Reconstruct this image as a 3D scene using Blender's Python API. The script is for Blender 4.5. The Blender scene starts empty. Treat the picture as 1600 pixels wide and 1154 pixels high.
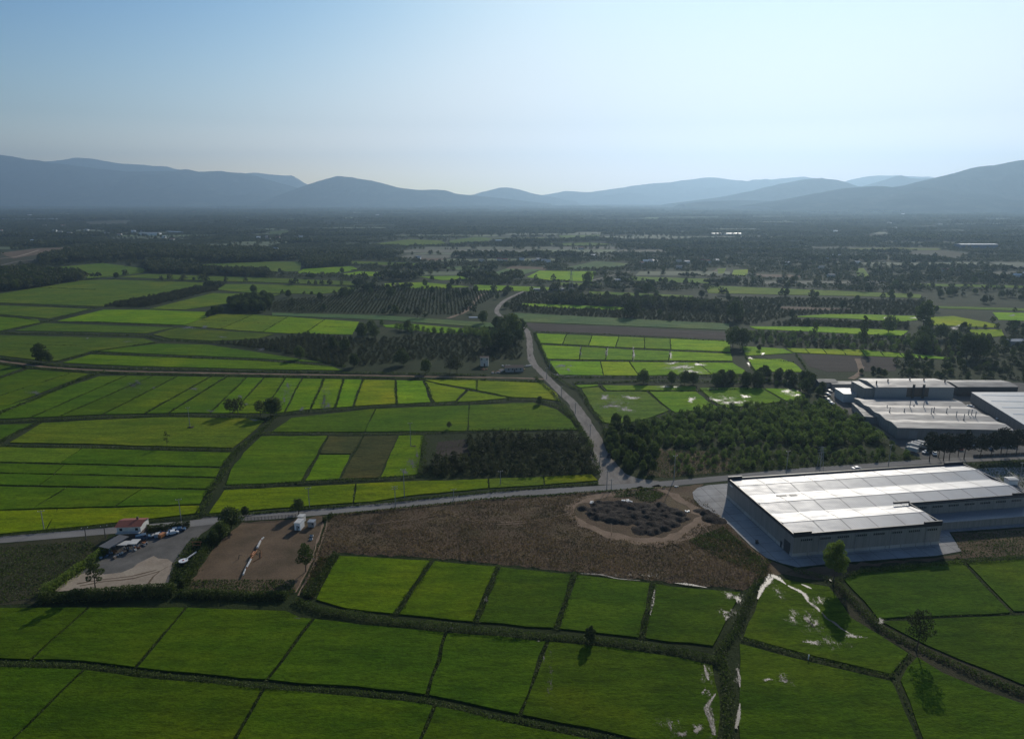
import bpy, math, numpy as np
from mathutils import noise as mnoise, Vector
# ---------------------------------------------------------------- camera, sky, sun, exposure
R = math.radians
sc = bpy.context.scene
CAMH, FPX, CX, CY = 120.0, 1067.0, 800.0, 577.0      # photo size 1600 x 1154
PITCH = math.atan((CY - 313.0) / FPX)
SUN_AZ, SUN_EL = R(22.0), R(25.0)
cam_d = bpy.data.cameras.new('camera'); cam = bpy.data.objects.new('camera', cam_d)
sc.collection.objects.link(cam); sc.camera = cam
cam.location = (0, 0, CAMH); cam.rotation_euler = (R(90) - PITCH, 0, 0)
cam_d.sensor_width = 36; cam_d.lens = 36 * FPX / 1600; cam_d.clip_start = 0.5; cam_d.clip_end = 90000
w = bpy.data.worlds.new('World'); sc.world = w; w.use_nodes = True
nt = w.node_tree; bg = nt.nodes['Background']
sky = nt.nodes.new('ShaderNodeTexSky'); sky.sky_type = 'NISHITA'; sky.sun_disc = False
sky.sun_elevation = SUN_EL; sky.sun_rotation = SUN_AZ
sky.altitude = 0; sky.air_density = 1.0; sky.dust_density = 1.0; sky.ozone_density = 2.0
# soft shoulder on the sky's brightness, channel by channel, so the glow round the sun stays inside the exposure
sp = nt.nodes.new('ShaderNodeSeparateColor'); cb = nt.nodes.new('ShaderNodeCombineColor'); nt.links.new(sky.outputs[0], sp.inputs[0])
for i, (x0, top) in enumerate(((5.5, .97), (5.8, .96), (6.1, .98))):
    prev = sp.outputs[i]
    for op, v in (('DIVIDE', x0), ('POWER', 2.2), ('MULTIPLY', -1.0), ('EXPONENT', 0), ('SUBTRACT', 1.0), ('MULTIPLY', -top/.14)):
        m_ = nt.nodes.new('ShaderNodeMath'); m_.operation = op; nt.links.new(prev, m_.inputs[0]); m_.inputs[1].default_value = v; prev = m_.outputs[0]
    nt.links.new(prev, cb.inputs[i])
# milky band low over the horizon, deeper blue higher up
tc = nt.nodes.new('ShaderNodeTexCoord'); sz = nt.nodes.new('ShaderNodeSeparateXYZ'); nt.links.new(tc.outputs['Generated'], sz.inputs[0])
rp = nt.nodes.new('ShaderNodeValToRGB'); nt.links.new(sz.outputs['Z'], rp.inputs[0]); el = rp.color_ramp.elements
for _ in range(3): el.new(.5)
for e_, (p_, c_) in zip(el, ((0, (1.0,.89,.82)), (.035, (.98,.87,.79)), (.065, (.80,.73,.68)), (.1, (.545,.545,.535)), (.24, (.38,.47,.505)))): e_.position = p_; e_.color = (*c_, 1)
hm_ = nt.nodes.new('ShaderNodeVectorMath'); hm_.operation = 'MULTIPLY'; hs_ = nt.nodes.new('ShaderNodeVectorMath'); hs_.operation = 'SCALE'; hs_.inputs['Scale'].default_value = 1.66
nt.links.new(cb.outputs[0], hm_.inputs[0]); nt.links.new(rp.outputs[0], hm_.inputs[1]); nt.links.new(hm_.outputs[0], hs_.inputs[0])
nt.links.new(hs_.outputs[0], bg.inputs[0]); bg.inputs[1].default_value = 0.14
sun_d = bpy.data.lights.new('sun', 'SUN'); sun = bpy.data.objects.new('sun', sun_d); sc.collection.objects.link(sun)
sun_d.energy = 3.0; sun_d.angle = R(0.5); sun_d.color = (1.0, 0.93, 0.82)
sdir = Vector((math.sin(SUN_AZ) * math.cos(SUN_EL), math.cos(SUN_AZ) * math.cos(SUN_EL), math.sin(SUN_EL)))
sun.rotation_euler = sdir.to_track_quat('Z', 'Y').to_euler()
sc.view_settings.view_transform = 'Standard'; sc.view_settings.look = 'None'
sc.view_settings.exposure = 0.25; sc.view_settings.gamma = 1.0
cy = sc.cycles
cy.max_bounces = 6; cy.diffuse_bounces = 2; cy.glossy_bounces = 2; cy.transmission_bounces = 4
cy.volume_bounces = 0; cy.transparent_max_bounces = 12; cy.sample_clamp_indirect = 4

# ---------------------------------------------------------------- helpers
def G(px, py, z=0.0):
    """photo pixel -> world point on the plane of height z"""
    a = (px - CX) / FPX; b = (CY - py) / FPX
    dy = math.cos(PITCH) + b * math.sin(PITCH); dz = -math.sin(PITCH) + b * math.cos(PITCH)
    t = (z - CAMH) / dz
    return (a * t, dy * t)
def W(pts, z=0.0): return [G(x, y, z) for x, y in pts]
def PXM(Y): return FPX / (Y * math.cos(PITCH) + CAMH * math.sin(PITCH))
rng = np.random.default_rng(7)
def link(o, parent=None):
    sc.collection.objects.link(o)
    if parent is not None: o.parent = parent
    return o
def tag(o, label=None, cat=None, group=None, kind=None):
    if label: o['label'] = label
    if cat: o['category'] = cat
    if group: o['group'] = group
    if kind: o['kind'] = kind
    return o
def empty(name, x, y, z=0, rz=0, **k):
    o = bpy.data.objects.new(name, None); o.empty_display_size = 1; o.location = (x, y, z); o.rotation_euler = (0, 0, rz)
    link(o); return tag(o, **k)
def quadmesh(name, V, n=None, mat=None, mi=None):
    """V: (4n,3) array, every 4 verts a quad"""
    V = np.asarray(V, dtype=np.float32).reshape(-1, 3); n = len(V) // 4
    me = bpy.data.meshes.new(name)
    me.vertices.add(4 * n); me.vertices.foreach_set('co', V.ravel())
    me.loops.add(4 * n); me.loops.foreach_set('vertex_index', np.arange(4 * n, dtype=np.int32))
    me.polygons.add(n); me.polygons.foreach_set('loop_start', np.arange(0, 4 * n, 4, dtype=np.int32))
    if mat is not None:
        for m in (mat if isinstance(mat, (list, tuple)) else [mat]): me.materials.append(m)
    if mi is not None: me.polygons.foreach_set('material_index', np.asarray(mi, dtype=np.int32))
    me.update(calc_edges=True)
    return me
def fullmesh(name, V, F, mat=None, smooth=False):
    me = bpy.data.meshes.new(name); me.from_pydata([tuple(map(float, v)) for v in V], [], F)
    if mat is not None:
        for m in (mat if isinstance(mat, (list, tuple)) else [mat]): me.materials.append(m)
    if smooth: me.polygons.foreach_set('use_smooth', [True] * len(me.polygons))
    me.update(); return me
def ob(name, me, parent=None, **k):
    o = bpy.data.objects.new(name, me); link(o, parent); return tag(o, **k)
def area(P): return 0.5 * sum(P[i][0] * P[(i + 1) % len(P)][1] - P[(i + 1) % len(P)][0] * P[i][1] for i in range(len(P)))
def slabmesh(name, P, z0, z1, mat):
    if area(P) < 0: P = P[::-1]
    n = len(P); V = [(x, y, z1) for x, y in P] + [(x, y, z0) for x, y in P]
    F = [list(range(n))] + [[i, i + n, (i + 1) % n + n, (i + 1) % n] for i in range(n)]
    return fullmesh(name, V, F, mat)
def bx(cx, cy_, cz, sx, sy, sz, rz=0.0):
    """box as quads: centre, full sizes"""
    c = np.array([[-1,-1,-1],[1,-1,-1],[1,1,-1],[-1,1,-1],[-1,-1,1],[1,-1,1],[1,1,1],[-1,1,1]], float) * [sx/2, sy/2, sz/2]
    if rz:
        s, k = math.sin(rz), math.cos(rz); c = np.stack([c[:,0]*k - c[:,1]*s, c[:,0]*s + c[:,1]*k, c[:,2]], 1)
    c = c + [cx, cy_, cz]
    return c[[3,2,1,0, 4,5,6,7, 0,1,5,4, 1,2,6,5, 2,3,7,6, 3,0,4,7]]
def tube(p0, p1, r0, r1, n=6, cap=False):
    p0, p1 = np.array(p0, float), np.array(p1, float); d = p1 - p0; d /= max(np.linalg.norm(d), 1e-6)
    a = np.cross(d, [0, 0, 1] if abs(d[2]) < .9 else [1, 0, 0]); a /= np.linalg.norm(a); b = np.cross(d, a)
    out = []
    for i in range(n):
        t0, t1 = 2*math.pi*i/n, 2*math.pi*(i+1)/n
        e0, e1 = a*math.cos(t0)+b*math.sin(t0), a*math.cos(t1)+b*math.sin(t1)
        out += [p0+e0*r0, p1+e0*r1, p1+e1*r1, p0+e1*r0]
        if cap: out += [p1, p1+e1*r1, p1+(e0+e1)*.5*r1, p1+e0*r1]
    return np.array(out)
def q(*pts): return np.array(pts, float)
def cat(*a): return np.concatenate([np.asarray(x, float).reshape(-1, 3) for x in a if len(x)])
def interp(poly, x):
    xs = [p[0] for p in poly]; ys = [p[1] for p in poly]
    return float(np.interp(x, xs, ys))
def smooth_line(P, step=4.0):
    """Catmull-Rom through world points"""
    P = [np.array(p, float) for p in P]; P = [2*P[0]-P[1]] + P + [2*P[-1]-P[-2]]; out = []
    for i in range(1, len(P)-2):
        L = np.linalg.norm(P[i+1]-P[i]); n = max(2, int(L/step))
        for k in range(n):
            t = k/n; a, b, c, d = P[i-1], P[i], P[i+1], P[i+2]
            out.append(.5*((2*b)+(-a+c)*t+(2*a-5*b+4*c-d)*t*t+(-a+3*b-3*c+d)*t**3))
    out.append(P[-2]); return np.array(out)
def ribbon(P, width, z, jit=0.0, seed=0):
    r = np.random.default_rng(seed); T = np.gradient(P, axis=0); T /= np.linalg.norm(T, axis=1)[:, None]
    N = np.stack([-T[:,1], T[:,0]], 1); n = len(P)
    wl = (np.full(n, width) if np.isscalar(width) else np.interp(np.linspace(0,1,n), np.linspace(0,1,len(width)), width))/2
    A = P + N*(wl + r.normal(0, jit, n))[:,None]; B = P - N*(wl + r.normal(0, jit, n))[:,None]
    V = np.zeros((n-1, 4, 3)); V[:,0,:2]=B[:-1]; V[:,1,:2]=B[1:]; V[:,2,:2]=A[1:]; V[:,3,:2]=A[:-1]; V[:,:,2]=z
    return V.reshape(-1,3)
def inpoly(X, Y, P):
    ins = np.zeros(len(X), bool); n = len(P); j = n-1
    for i in range(n):
        xi, yi = P[i]; xj, yj = P[j]
        c = ((yi > Y) != (yj > Y)) & (X < (xj-xi)*(Y-yi)/((yj-yi) if yj != yi else 1e-9)+xi); ins ^= c; j = i
    return ins
def scatter(P, n, r):
    """n random world points in a polygon"""
    P = np.array(P); lo, hi = P.min(0), P.max(0); out = np.zeros((0,2))
    while len(out) < n:
        c = r.uniform(lo, hi, (n*2+50, 2)); out = np.concatenate([out, c[inpoly(c[:,0], c[:,1], P)]])
    return out[:n]

# ---------------------------------------------------------------- materials
def newmat(name):
    m = bpy.data.materials.new(name); m.use_nodes = True; return m, m.node_tree, m.node_tree.nodes['Principled BSDF']
def col(c): return (c[0], c[1], c[2], 1)
class NB:
    def __init__(s, t): s.t = t
    def n(s, typ, **k):
        x = s.t.nodes.new(typ)
        for a, b in k.items(): setattr(x, a, b)
        return x
    def l(s, a, b): s.t.links.new(a, b)
    def noise(s, scale, detail=3, vec=None, rough=.55):
        x = s.n('ShaderNodeTexNoise'); x.inputs['Scale'].default_value = scale; x.inputs['Detail'].default_value = detail
        x.inputs['Roughness'].default_value = rough
        if vec is not None: s.l(vec, x.inputs['Vector'])
        return x.outputs['Fac']
    def pos(s, sx=1, sy=1, sz=1, rz=0):
        g = s.n('ShaderNodeNewGeometry'); m = s.n('ShaderNodeMapping'); m.inputs['Scale'].default_value = (sx, sy, sz)
        m.inputs['Rotation'].default_value = (0, 0, rz); s.l(g.outputs['Position'], m.inputs['Vector']); return m.outputs[0]
    def ramp(s, fac, stops):
        x = s.n('ShaderNodeValToRGB'); e = x.color_ramp.elements
        while len(e) < len(stops): e.new(.5)
        for i, (p, c) in enumerate(stops): e[i].position = p; e[i].color = col(c) if not np.isscalar(c) else (c, c, c, 1)
        s.l(fac, x.inputs[0]); return x.outputs[0]
    def mix(s, fac, a, b, blend='MIX'):
        x = s.n('ShaderNodeMix', data_type='RGBA', blend_type=blend)
        for v, i in ((fac, 0), (a, 6), (b, 7)):
            if hasattr(v, 'default_value') or hasattr(v, 'is_output'): s.l(v, x.inputs[i])
            else: x.inputs[i].default_value = v if np.isscalar(v) else col(v)
        return x.outputs[2]
    def math(s, op, a, b=0.0):
        x = s.n('ShaderNodeMath', operation=op)
        for v, i in ((a, 0), (b, 1)):
            if hasattr(v, 'is_output'): s.l(v, x.inputs[i])
            else: x.inputs[i].default_value = v
        return x.outputs[0]
    def bump(s, h, strength, dist, bsdf):
        x = s.n('ShaderNodeBump'); x.inputs['Strength'].default_value = strength; x.inputs['Distance'].default_value = dist
        s.l(h, x.inputs['Height']); s.l(x.outputs[0], bsdf.inputs['Normal'])
def plain(name, c, rough=.7, metal=0.0, var=.18, scale=1.5, spec=.4):
    m, t, b = newmat(name); N = NB(t)
    f = N.noise(scale, 4, N.pos())
    lo = [v*(1-var) for v in c]; hi = [min(1, v*(1+var)) for v in c]
    N.l(N.ramp(f, [(.3, lo), (.7, hi)]), b.inputs['Base Color'])
    b.inputs['Roughness'].default_value = rough; b.inputs['Metallic'].default_value = metal; b.inputs['Specular IOR Level'].default_value = spec
    return m
def rough_ground(name, stops, scale, bump=.5, bscale=2.0, dist=.3, sx=1, sy=1, rz=0, fine=.35):
    m, t, b = newmat(name); N = NB(t)
    f = N.noise(scale, 5, N.pos(sx, sy, 1, rz), .62); c = N.ramp(f, stops)
    g = N.noise(bscale, 4, N.pos(), .7)
    c = N.mix(1.0, c, N.ramp(g, [(.25, 1-fine), (.75, 1+fine if fine < .01 else 1.0)]), 'MULTIPLY')
    N.l(c, b.inputs['Base Color']); b.inputs['Roughness'].default_value = .95; b.inputs['Specular IOR Level'].default_value = .1
    N.bump(g, bump, dist, b); return m
def leafmat(name, dark, light, trans=.3, scale=.35, rndw=.5):
    m, t, b = newmat(name); N = NB(t)
    oi = N.n('ShaderNodeObjectInfo'); f = N.noise(scale, 3, N.pos())
    g = N.math('ADD', N.math('MULTIPLY', oi.outputs['Random'], rndw), N.math('MULTIPLY', f, 1-rndw))
    c = N.ramp(g, [(.22, dark), (.72, light)])
    b.inputs['Roughness'].default_value = .7; b.inputs['Specular IOR Level'].default_value = .2
    N.l(c, b.inputs['Base Color'])
    tr = N.n('ShaderNodeBsdfTranslucent'); N.l(N.mix(1.0, c, (1.0, 1.15, .55), 'MULTIPLY'), tr.inputs[0])
    mx = N.n('ShaderNodeMixShader'); mx.inputs[0].default_value = trans
    N.l(b.outputs[0], mx.inputs[1]); N.l(tr.outputs[0], mx.inputs[2]); N.l(mx.outputs[0], t.nodes['Material Output'].inputs[0])
    return m
# rice: the object's own colour, mottled by wind and growth
def ricemat():
    m, t, b = newmat('rice_crop'); N = NB(t)
    oi = N.n('ShaderNodeObjectInfo'); P1 = N.pos(); P2 = N.pos(.32, 1.5, 1, .12); P3 = N.pos(.6, 1.3, 1, -.1)
    st = N.noise(.09, 4, P2, .62); c = N.mix(1.0, oi.outputs['Color'], N.ramp(st, [(.3, (.68,.78,.72)), (.7, (1.25,1.16,1.1))]), 'MULTIPLY')
    big = N.noise(.02, 4, P1, .6); c = N.mix(1.0, c, N.ramp(big, [(.3, (.78,.92,1.0)), (.52, (.98,1.0,.95)), (.64, (1.25,1.1,.95))]), 'MULTIPLY')
    gr = N.noise(.25, 6, P2, .75); c = N.mix(1.0, c, N.ramp(gr, [(.3, .66), (.6, 1.16), (.72, (.8))]), 'MULTIPLY')
    fine = N.noise(1.2, 4, P3, .78); c = N.mix(1.0, c, N.ramp(fine, [(.28, .5), (.72, (1.42,1.36,1.3))]), 'MULTIPLY')
    N.l(c, b.inputs['Base Color']); b.inputs['Roughness'].default_value = .9; b.inputs['Specular IOR Level'].default_value = .03
    N.bump(fine, .8, .35, b); return m
M = {}
M['rice'] = ricemat()
M['ground'] = rough_ground('ground_soil', [(.3, (.020,.032,.008)), (.5, (.032,.048,.012)), (.7, (.052,.062,.02))], .03, .8, .9, .5)
M['scrub'] = rough_ground('dry_scrub', [(.25, (.08,.07,.03)), (.5, (.17,.115,.072)), (.75, (.22,.17,.09))], .05, 1, 1.2, .5)
M['weedy'] = rough_ground('weedy_ground', [(.25, (.04,.045,.02)), (.5, (.06,.06,.028)), (.75, (.09,.075,.045))], .06, 1, 1.5, .4)
M['bare'] = rough_ground('bare_earth', [(.25, (.08,.066,.036)), (.5, (.165,.115,.072)), (.75, (.24,.17,.105))], .06, .6, 1.4, .2)
M['track'] = rough_ground('dirt_track', [(.25, (.20,.14,.09)), (.5, (.30,.21,.14)), (.75, (.38,.28,.19))], .2, .5, 1.8, .15)
M['sand'] = rough_ground('sandy_soil', [(.25, (.30,.24,.17)), (.5, (.42,.34,.255)), (.75, (.52,.44,.33))], .12, .5, 1.2, .15)
M['gravel'] = rough_ground('gravel', [(.25, (.11,.103,.092)), (.5, (.165,.155,.138)), (.75, (.23,.215,.19))], .15, .5, 3, .1)
M['gravelroad'] = rough_ground('gravel_road', [(.25, (.17,.15,.125)), (.5, (.28,.25,.215)), (.75, (.40,.36,.31))], .25, .4, 2, .1, 1, .25)
M['asphalt'] = rough_ground('old_asphalt', [(.25, (.20,.19,.175)), (.5, (.27,.255,.235)), (.75, (.33,.315,.29))], .12, .2, 4, .03, .3, 1)
M['concrete'] = rough_ground('concrete', [(.25, (.36,.34,.315)), (.5, (.45,.43,.40)), (.75, (.54,.52,.49))], .08, .15, 1.5, .03, fine=.15)
M['plow'] = rough_ground('ploughed_soil', [(.3, (.04,.032,.025)), (.6, (.065,.05,.04)), (.8, (.09,.075,.055))], .1, 1, .8, .3, .25, 1)
M['soil'] = rough_ground('dark_soil', [(.3, (.028,.022,.018)), (.5, (.052,.042,.034)), (.75, (.12,.095,.072))], .4, 1, 1.6, .6)
M['hill'] = rough_ground('wooded_hill', [(.35, (.004,.008,.005)), (.5, (.014,.021,.010)), (.66, (.06,.058,.03))], .0035, .5, .02, 12)
M['hill'].node_tree.nodes['Principled BSDF'].inputs['Specular IOR Level'].default_value = 0.0
M['leaf_dark'] = leafmat('leaf_dark', (.032,.05,.014), (.10,.128,.034))
M['leaf_mid'] = leafmat('leaf_mid', (.05,.075,.018), (.14,.17,.045))
M['leaf_sap'] = leafmat('leaf_sap', (.065,.105,.025), (.19,.24,.07), .38)
M['leaf_bright'] = leafmat('leaf_bright', (.07,.11,.02), (.19,.24,.05), .42)
M['leaf_hedge'] = leafmat('leaf_hedge', (.028,.045,.011), (.10,.125,.028), .3, .3, 0)
M['leaf_pine'] = leafmat('leaf_pine', (.010,.018,.009), (.028,.038,.018), .12)
M['leaf_olive'] = leafmat('leaf_olive', (.03,.036,.014), (.075,.078,.034), .3)
M['grass_bund'] = leafmat('bund_grass', (.034,.055,.012), (.11,.14,.034), .35, .15, 0)
M['weed_dry'] = leafmat('dry_weed', (.072,.058,.027), (.245,.155,.088), .3, .07, 0)
M['far_leaf'] = leafmat('far_leaf', (.032,.044,.018), (.105,.112,.048), .25, .02, .4)
M['bark'] = plain('bark', (.075,.058,.042), .9)
m_, t_, b_ = newmat('panel_wall'); N_ = NB(t_); M['wall_blue'] = m_                # precast wall panels with joints and streaks
s_ = N_.n('ShaderNodeSeparateXYZ'); N_.l(N_.pos(1, 1, 1, -R(9)), s_.inputs[0]); j_ = N_.math('LESS_THAN', N_.math('FRACT', N_.math('MULTIPLY', s_.outputs['X'], 1/2.4)), .05)
c_ = N_.ramp(N_.noise(.9, 4, N_.pos(1, 1, .12), .6), [(.3, (.19,.185,.17)), (.7, (.27,.255,.235))]); N_.l(N_.mix(N_.math('MULTIPLY', j_, .5), c_, (.07,.07,.07)), b_.inputs['Base Color']); b_.inputs['Roughness'].default_value = .6
M['navy'] = plain('navy_trim', (.018,.02,.03), .5)
M['white'] = plain('white_paint', (.78,.78,.76), .45, 0, .05)
M['offwhite'] = plain('offwhite_wall', (.55,.54,.50), .8, 0, .12, .6)
M['grey'] = plain('grey_metal', (.3,.31,.32), .45, .3, .15)
M['darkgrey'] = plain('dark_metal', (.05,.05,.052), .6)
M['glass'] = plain('dark_glass', (.02,.025,.03), .12, 0, .1, 1, .6)
M['redtile'] = plain('red_roof_tile', (.23,.075,.05), .8, 0, .2, 2)
M['brownwall'] = plain('brown_wall', (.12,.09,.07), .9)
M['rust'] = plain('rusty_steel', (.25,.10,.035), .7)
M['orange'] = plain('orange_paint', (.5,.2,.07), .5)
M['blue'] = plain('blue_paint', (.05,.11,.19), .4)
M['lblue'] = plain('pale_blue_paint', (.26,.34,.42), .35)
M['tyre'] = plain('rubber', (.02,.02,.02), .9)
M['wood'] = plain('weathered_pole', (.10,.085,.07), .9)
M['concpole'] = plain('concrete_pole', (.3,.29,.27), .8)
M['red'] = plain('red_paint', (.4,.05,.04), .5)
M['skin'] = plain('skin', (.35,.2,.14), .6); M['cloth'] = plain('dark_cloth', (.03,.035,.05), .9)
mc = M['concrete']; tc_ = mc.node_tree; Nc = NB(tc_); bc = tc_.nodes['Principled BSDF']; old = bc.inputs['Base Color'].links[0].from_socket
sx_ = Nc.n('ShaderNodeSeparateXYZ'); Nc.l(Nc.pos(1/6, 1/6, 1, -R(9)/1), sx_.inputs[0]); jn = None
for ax in ('X', 'Y'):
    f_ = Nc.math('LESS_THAN', Nc.math('ABSOLUTE', Nc.math('SUBTRACT', Nc.math('FRACT', sx_.outputs[ax]), .5)), .022); jn = f_ if jn is None else Nc.math('MAXIMUM', jn, f_)
st_ = Nc.ramp(Nc.noise(.05, 6, Nc.pos(1, 1, 1), .7), [(.42, 1.0), (.62, .72)])
Nc.l(Nc.mix(Nc.math('MULTIPLY', jn, .5), Nc.mix(1.0, old, st_, 'MULTIPLY'), (.08, .08, .075)), bc.inputs['Base Color'])
def roofmat(name, c, rough, metal, period, rz):
    m, t, b = newmat(name); N = NB(t)
    f = N.noise(.12, 4, N.pos(1, .3, 1, rz)); N.l(N.ramp(f, [(.3, [v*.82 for v in c]), (.7, c)]), b.inputs['Base Color'])
    N.l(N.ramp(N.noise(.35, 4, N.pos(.4, 1, 1, rz)), [(.3, rough*.85), (.7, min(1, rough*1.2))]), b.inputs['Roughness'])
    b.inputs['Metallic'].default_value = metal
    sep = N.n('ShaderNodeSeparateXYZ'); N.l(N.pos(1, 1, 1, rz), sep.inputs[0])
    s = N.math('SINE', N.math('MULTIPLY', sep.outputs['X'], 2*math.pi/period))
    N.bump(s, .35, .05, b); return m
M['roof_new'] = roofmat('coated_roof_sheet', (.36,.36,.37), .48, .1, .9, -R(9))
M['roof_old'] = roofmat('weathered_roof_sheet', (.33,.30,.27), .6, .05, .9, R(4))
M['roof_pale'] = roofmat('pale_roof_sheet', (.42,.42,.42), .5, .1, .9, 0)
M['roof_grey'] = roofmat('grey_roof_sheet', (.15,.145,.14), .65, .1, .9, 0)
def watermat():
    m, t, b = newmat('paddy_water'); N = NB(t)
    b.inputs['Base Color'].default_value = (.10,.085,.065,1); b.inputs['Roughness'].default_value = .46; b.inputs['Specular IOR Level'].default_value = .25
    N.bump(N.noise(3.5, 4, N.pos()), .6, .06, b)
    at = N.n('ShaderNodeAttribute'); at.attribute_name = 'edge'
    k = N.math('ADD', N.math('MULTIPLY', at.outputs['Fac'], .62), N.math('MULTIPLY', N.math('SUBTRACT', N.math('ADD', N.math('MULTIPLY', N.noise(.5, 7, N.pos(1.5,.6,1,.3), .9), .6), N.math('MULTIPLY', N.noise(2.6, 5, N.pos(1.6,.7,1,.3), .9), .4)), .5), 3.4))
    k2 = N.n('ShaderNodeMath', operation='GREATER_THAN'); N.l(k, k2.inputs[0]); k2.inputs[1].default_value = .33
    tr = N.n('ShaderNodeBsdfTransparent'); mx = N.n('ShaderNodeMixShader')
    N.l(k2.outputs[0], mx.inputs[0]); N.l(tr.outputs[0], mx.inputs[1]); N.l(b.outputs[0], mx.inputs[2])
    N.l(mx.outputs[0], t.nodes['Material Output'].inputs[0]); return m
M['water'] = watermat()

# ---------------------------------------------------------------- the ground and the hills
ob('ground', slabmesh('ground', [(-20000,-900),(20000,-900),(20000,20500),(-20000,20500)], -.8, 0, M['ground']), kind='structure')
def fbm(x, y, o=5, seed=0):
    v = np.zeros_like(x); a = 1.0
    for k in range(o):
        r = np.random.default_rng(seed+k*13); T = r.random((64, 64)); fx = x*2**k; fy = y*2**k
        ix = np.floor(fx).astype(int); iy = np.floor(fy).astype(int); ux = fx-ix; uy = fy-iy; ux = ux*ux*(3-2*ux); uy = uy*uy*(3-2*uy)
        g = lambda i, j: T[(ix+i) % 64, (iy+j) % 64]
        v += a*((g(0,0)*(1-ux)+g(1,0)*ux)*(1-uy)+(g(0,1)*(1-ux)+g(1,1)*ux)*uy - .5); a *= .5
    return v
def ridge(name, sil, D, front, seed, back=None, rough=.1, tree=0.0):
    """a hill range: silhouette in photo pixels, standing at distance D, its foot 'front' metres nearer"""
    nx, ny = 420, 46; back = back or 1200
    sx = np.array([p[0] for p in sil], float); sy = np.array([p[1] for p in sil], float)
    u = np.linspace(sx[0], sx[-1], nx); py = np.interp(u, sx, sy)
    py += (fbm(u/40, u*0+seed, 4, seed)*2.2)*np.clip((318-py)/20, 0, 1)
    b = (CY-py)/FPX; dy = math.cos(PITCH)+b*math.sin(PITCH); dz = -math.sin(PITCH)+b*math.cos(PITCH)
    H = np.maximum(CAMH + dz/dy*D, 2); X = (u-CX)/FPX/dy*D
    v = np.concatenate([np.linspace(-1, 0, ny-12), np.linspace(0, 1, 13)[1:]])
    XX, VV = np.meshgrid(X, v); HH = np.meshgrid(H, v)[0]
    YY = D + np.where(VV < 0, VV*front, VV*back)
    fall = np.where(VV < 0, np.clip(1+VV, 0, 1)**1.35, 1-VV**2)
    gul = fbm(XX/900, YY/900, 6, seed+5)
    Z = HH*fall*(1 + gul*1.15*np.clip(-VV*4, 0, 1)*np.clip(1-fall*.3, 0, 1)) + fbm(XX/160, YY/160, 3, seed+9)*HH*rough*np.clip(-VV*6, 0, 1)*fall
    Z = np.maximum(Z, 0) - 2*(fall < .01)
    V = np.stack([XX.ravel(), YY.ravel(), Z.ravel()], 1)
    r, c = len(v), nx; F = [[j*c+i, j*c+i+1, (j+1)*c+i+1, (j+1)*c+i] for j in range(r-1) for i in range(c-1)]
    ob(name, fullmesh(name, V, F, M['hill'], True), kind='structure')
ridge('hills', [(-420,222),(-250,228),(-100,233),(0,241),(40,249),(80,254),(150,262),(200,268),(270,267),(290,264),(310,268),(345,267),(380,271),(410,279),(440,286),(470,296),(500,306),(540,317)], 14500, 2400, 3)
ridge('hills', [(-200,250),(60,253),(95,250),(120,246),(150,249),(190,256),(260,259),(275,264),(330,272),(400,270),(420,273),(455,274),(475,286),(500,297),(560,313)], 17500, 1800, 11)
ridge('hills', [(395,318),(430,308),(470,293),(500,282),(527,275),(550,276),(580,281),(620,292),(660,297),(695,298),(710,302),(750,306),(800,312),(860,318)], 12800, 1300, 21)
ridge('hills', [(690,314),(745,302),(780,293),(800,294),(830,302),(850,306),(900,314)], 16000, 1500, 31)
ridge('hills', [(780,313),(850,305),(885,299),(920,300),(970,294),(1000,289),(1050,284),(1090,280),(1110,277),(1140,280),(1165,283),(1200,280),(1255,276),(1280,279),(1300,285),(1350,292),(1470,302)], 18200, 2200, 41)
ridge('hills', [(1050,318),(1130,308),(1160,302),(1200,293),(1250,282),(1280,279),(1310,282),(1340,290),(1400,302),(1470,314)], 11500, 1500, 51)
ridge('hills', [(1290,294),(1330,280),(1360,275),(1400,274),(1450,275),(1480,282),(1520,292),(1620,300)], 18600, 1500, 61)
ridge('hills', [(1300,305),(1370,285),(1400,277),(1440,279),(1480,276),(1540,286),(1640,300)], 13500, 1500, 71)
ridge('hills', [(1175,321),(1240,311),(1290,300),(1330,293),(1370,290),(1395,294),(1440,287),(1480,277),(1500,271),(1540,260),(1570,256),(1600,249),(1680,240),(1800,236),(2000,246)], 8200, 1900, 81, 1500, .16)
ridge('hills', [(1065,319),(1100,315),(1150,313),(1250,314),(1330,319)], 9600, 800, 91, 600)
# the air: pale even haze round the camera and everything built
hz = ob('haze', quadmesh('haze', bx(0, 10250, 745, 41000, 23000, 1494.0)), kind='stuff')
hz.dimensions = hz.dimensions
hm = bpy.data.materials.new('haze'); hm.use_nodes = True; ht = hm.node_tree
ht.nodes.remove(ht.nodes['Principled BSDF']); pv = ht.nodes.new('ShaderNodeVolumePrincipled')
pv.inputs['Density'].default_value = 8.4e-5; pv.inputs['Color'].default_value = (.50, .74, 1.0, 1); pv.inputs['Anisotropy'].default_value = .5
ht.links.new(pv.outputs[0], ht.nodes['Material Output'].inputs['Volume']); hz.data.materials.append(hm)

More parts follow.
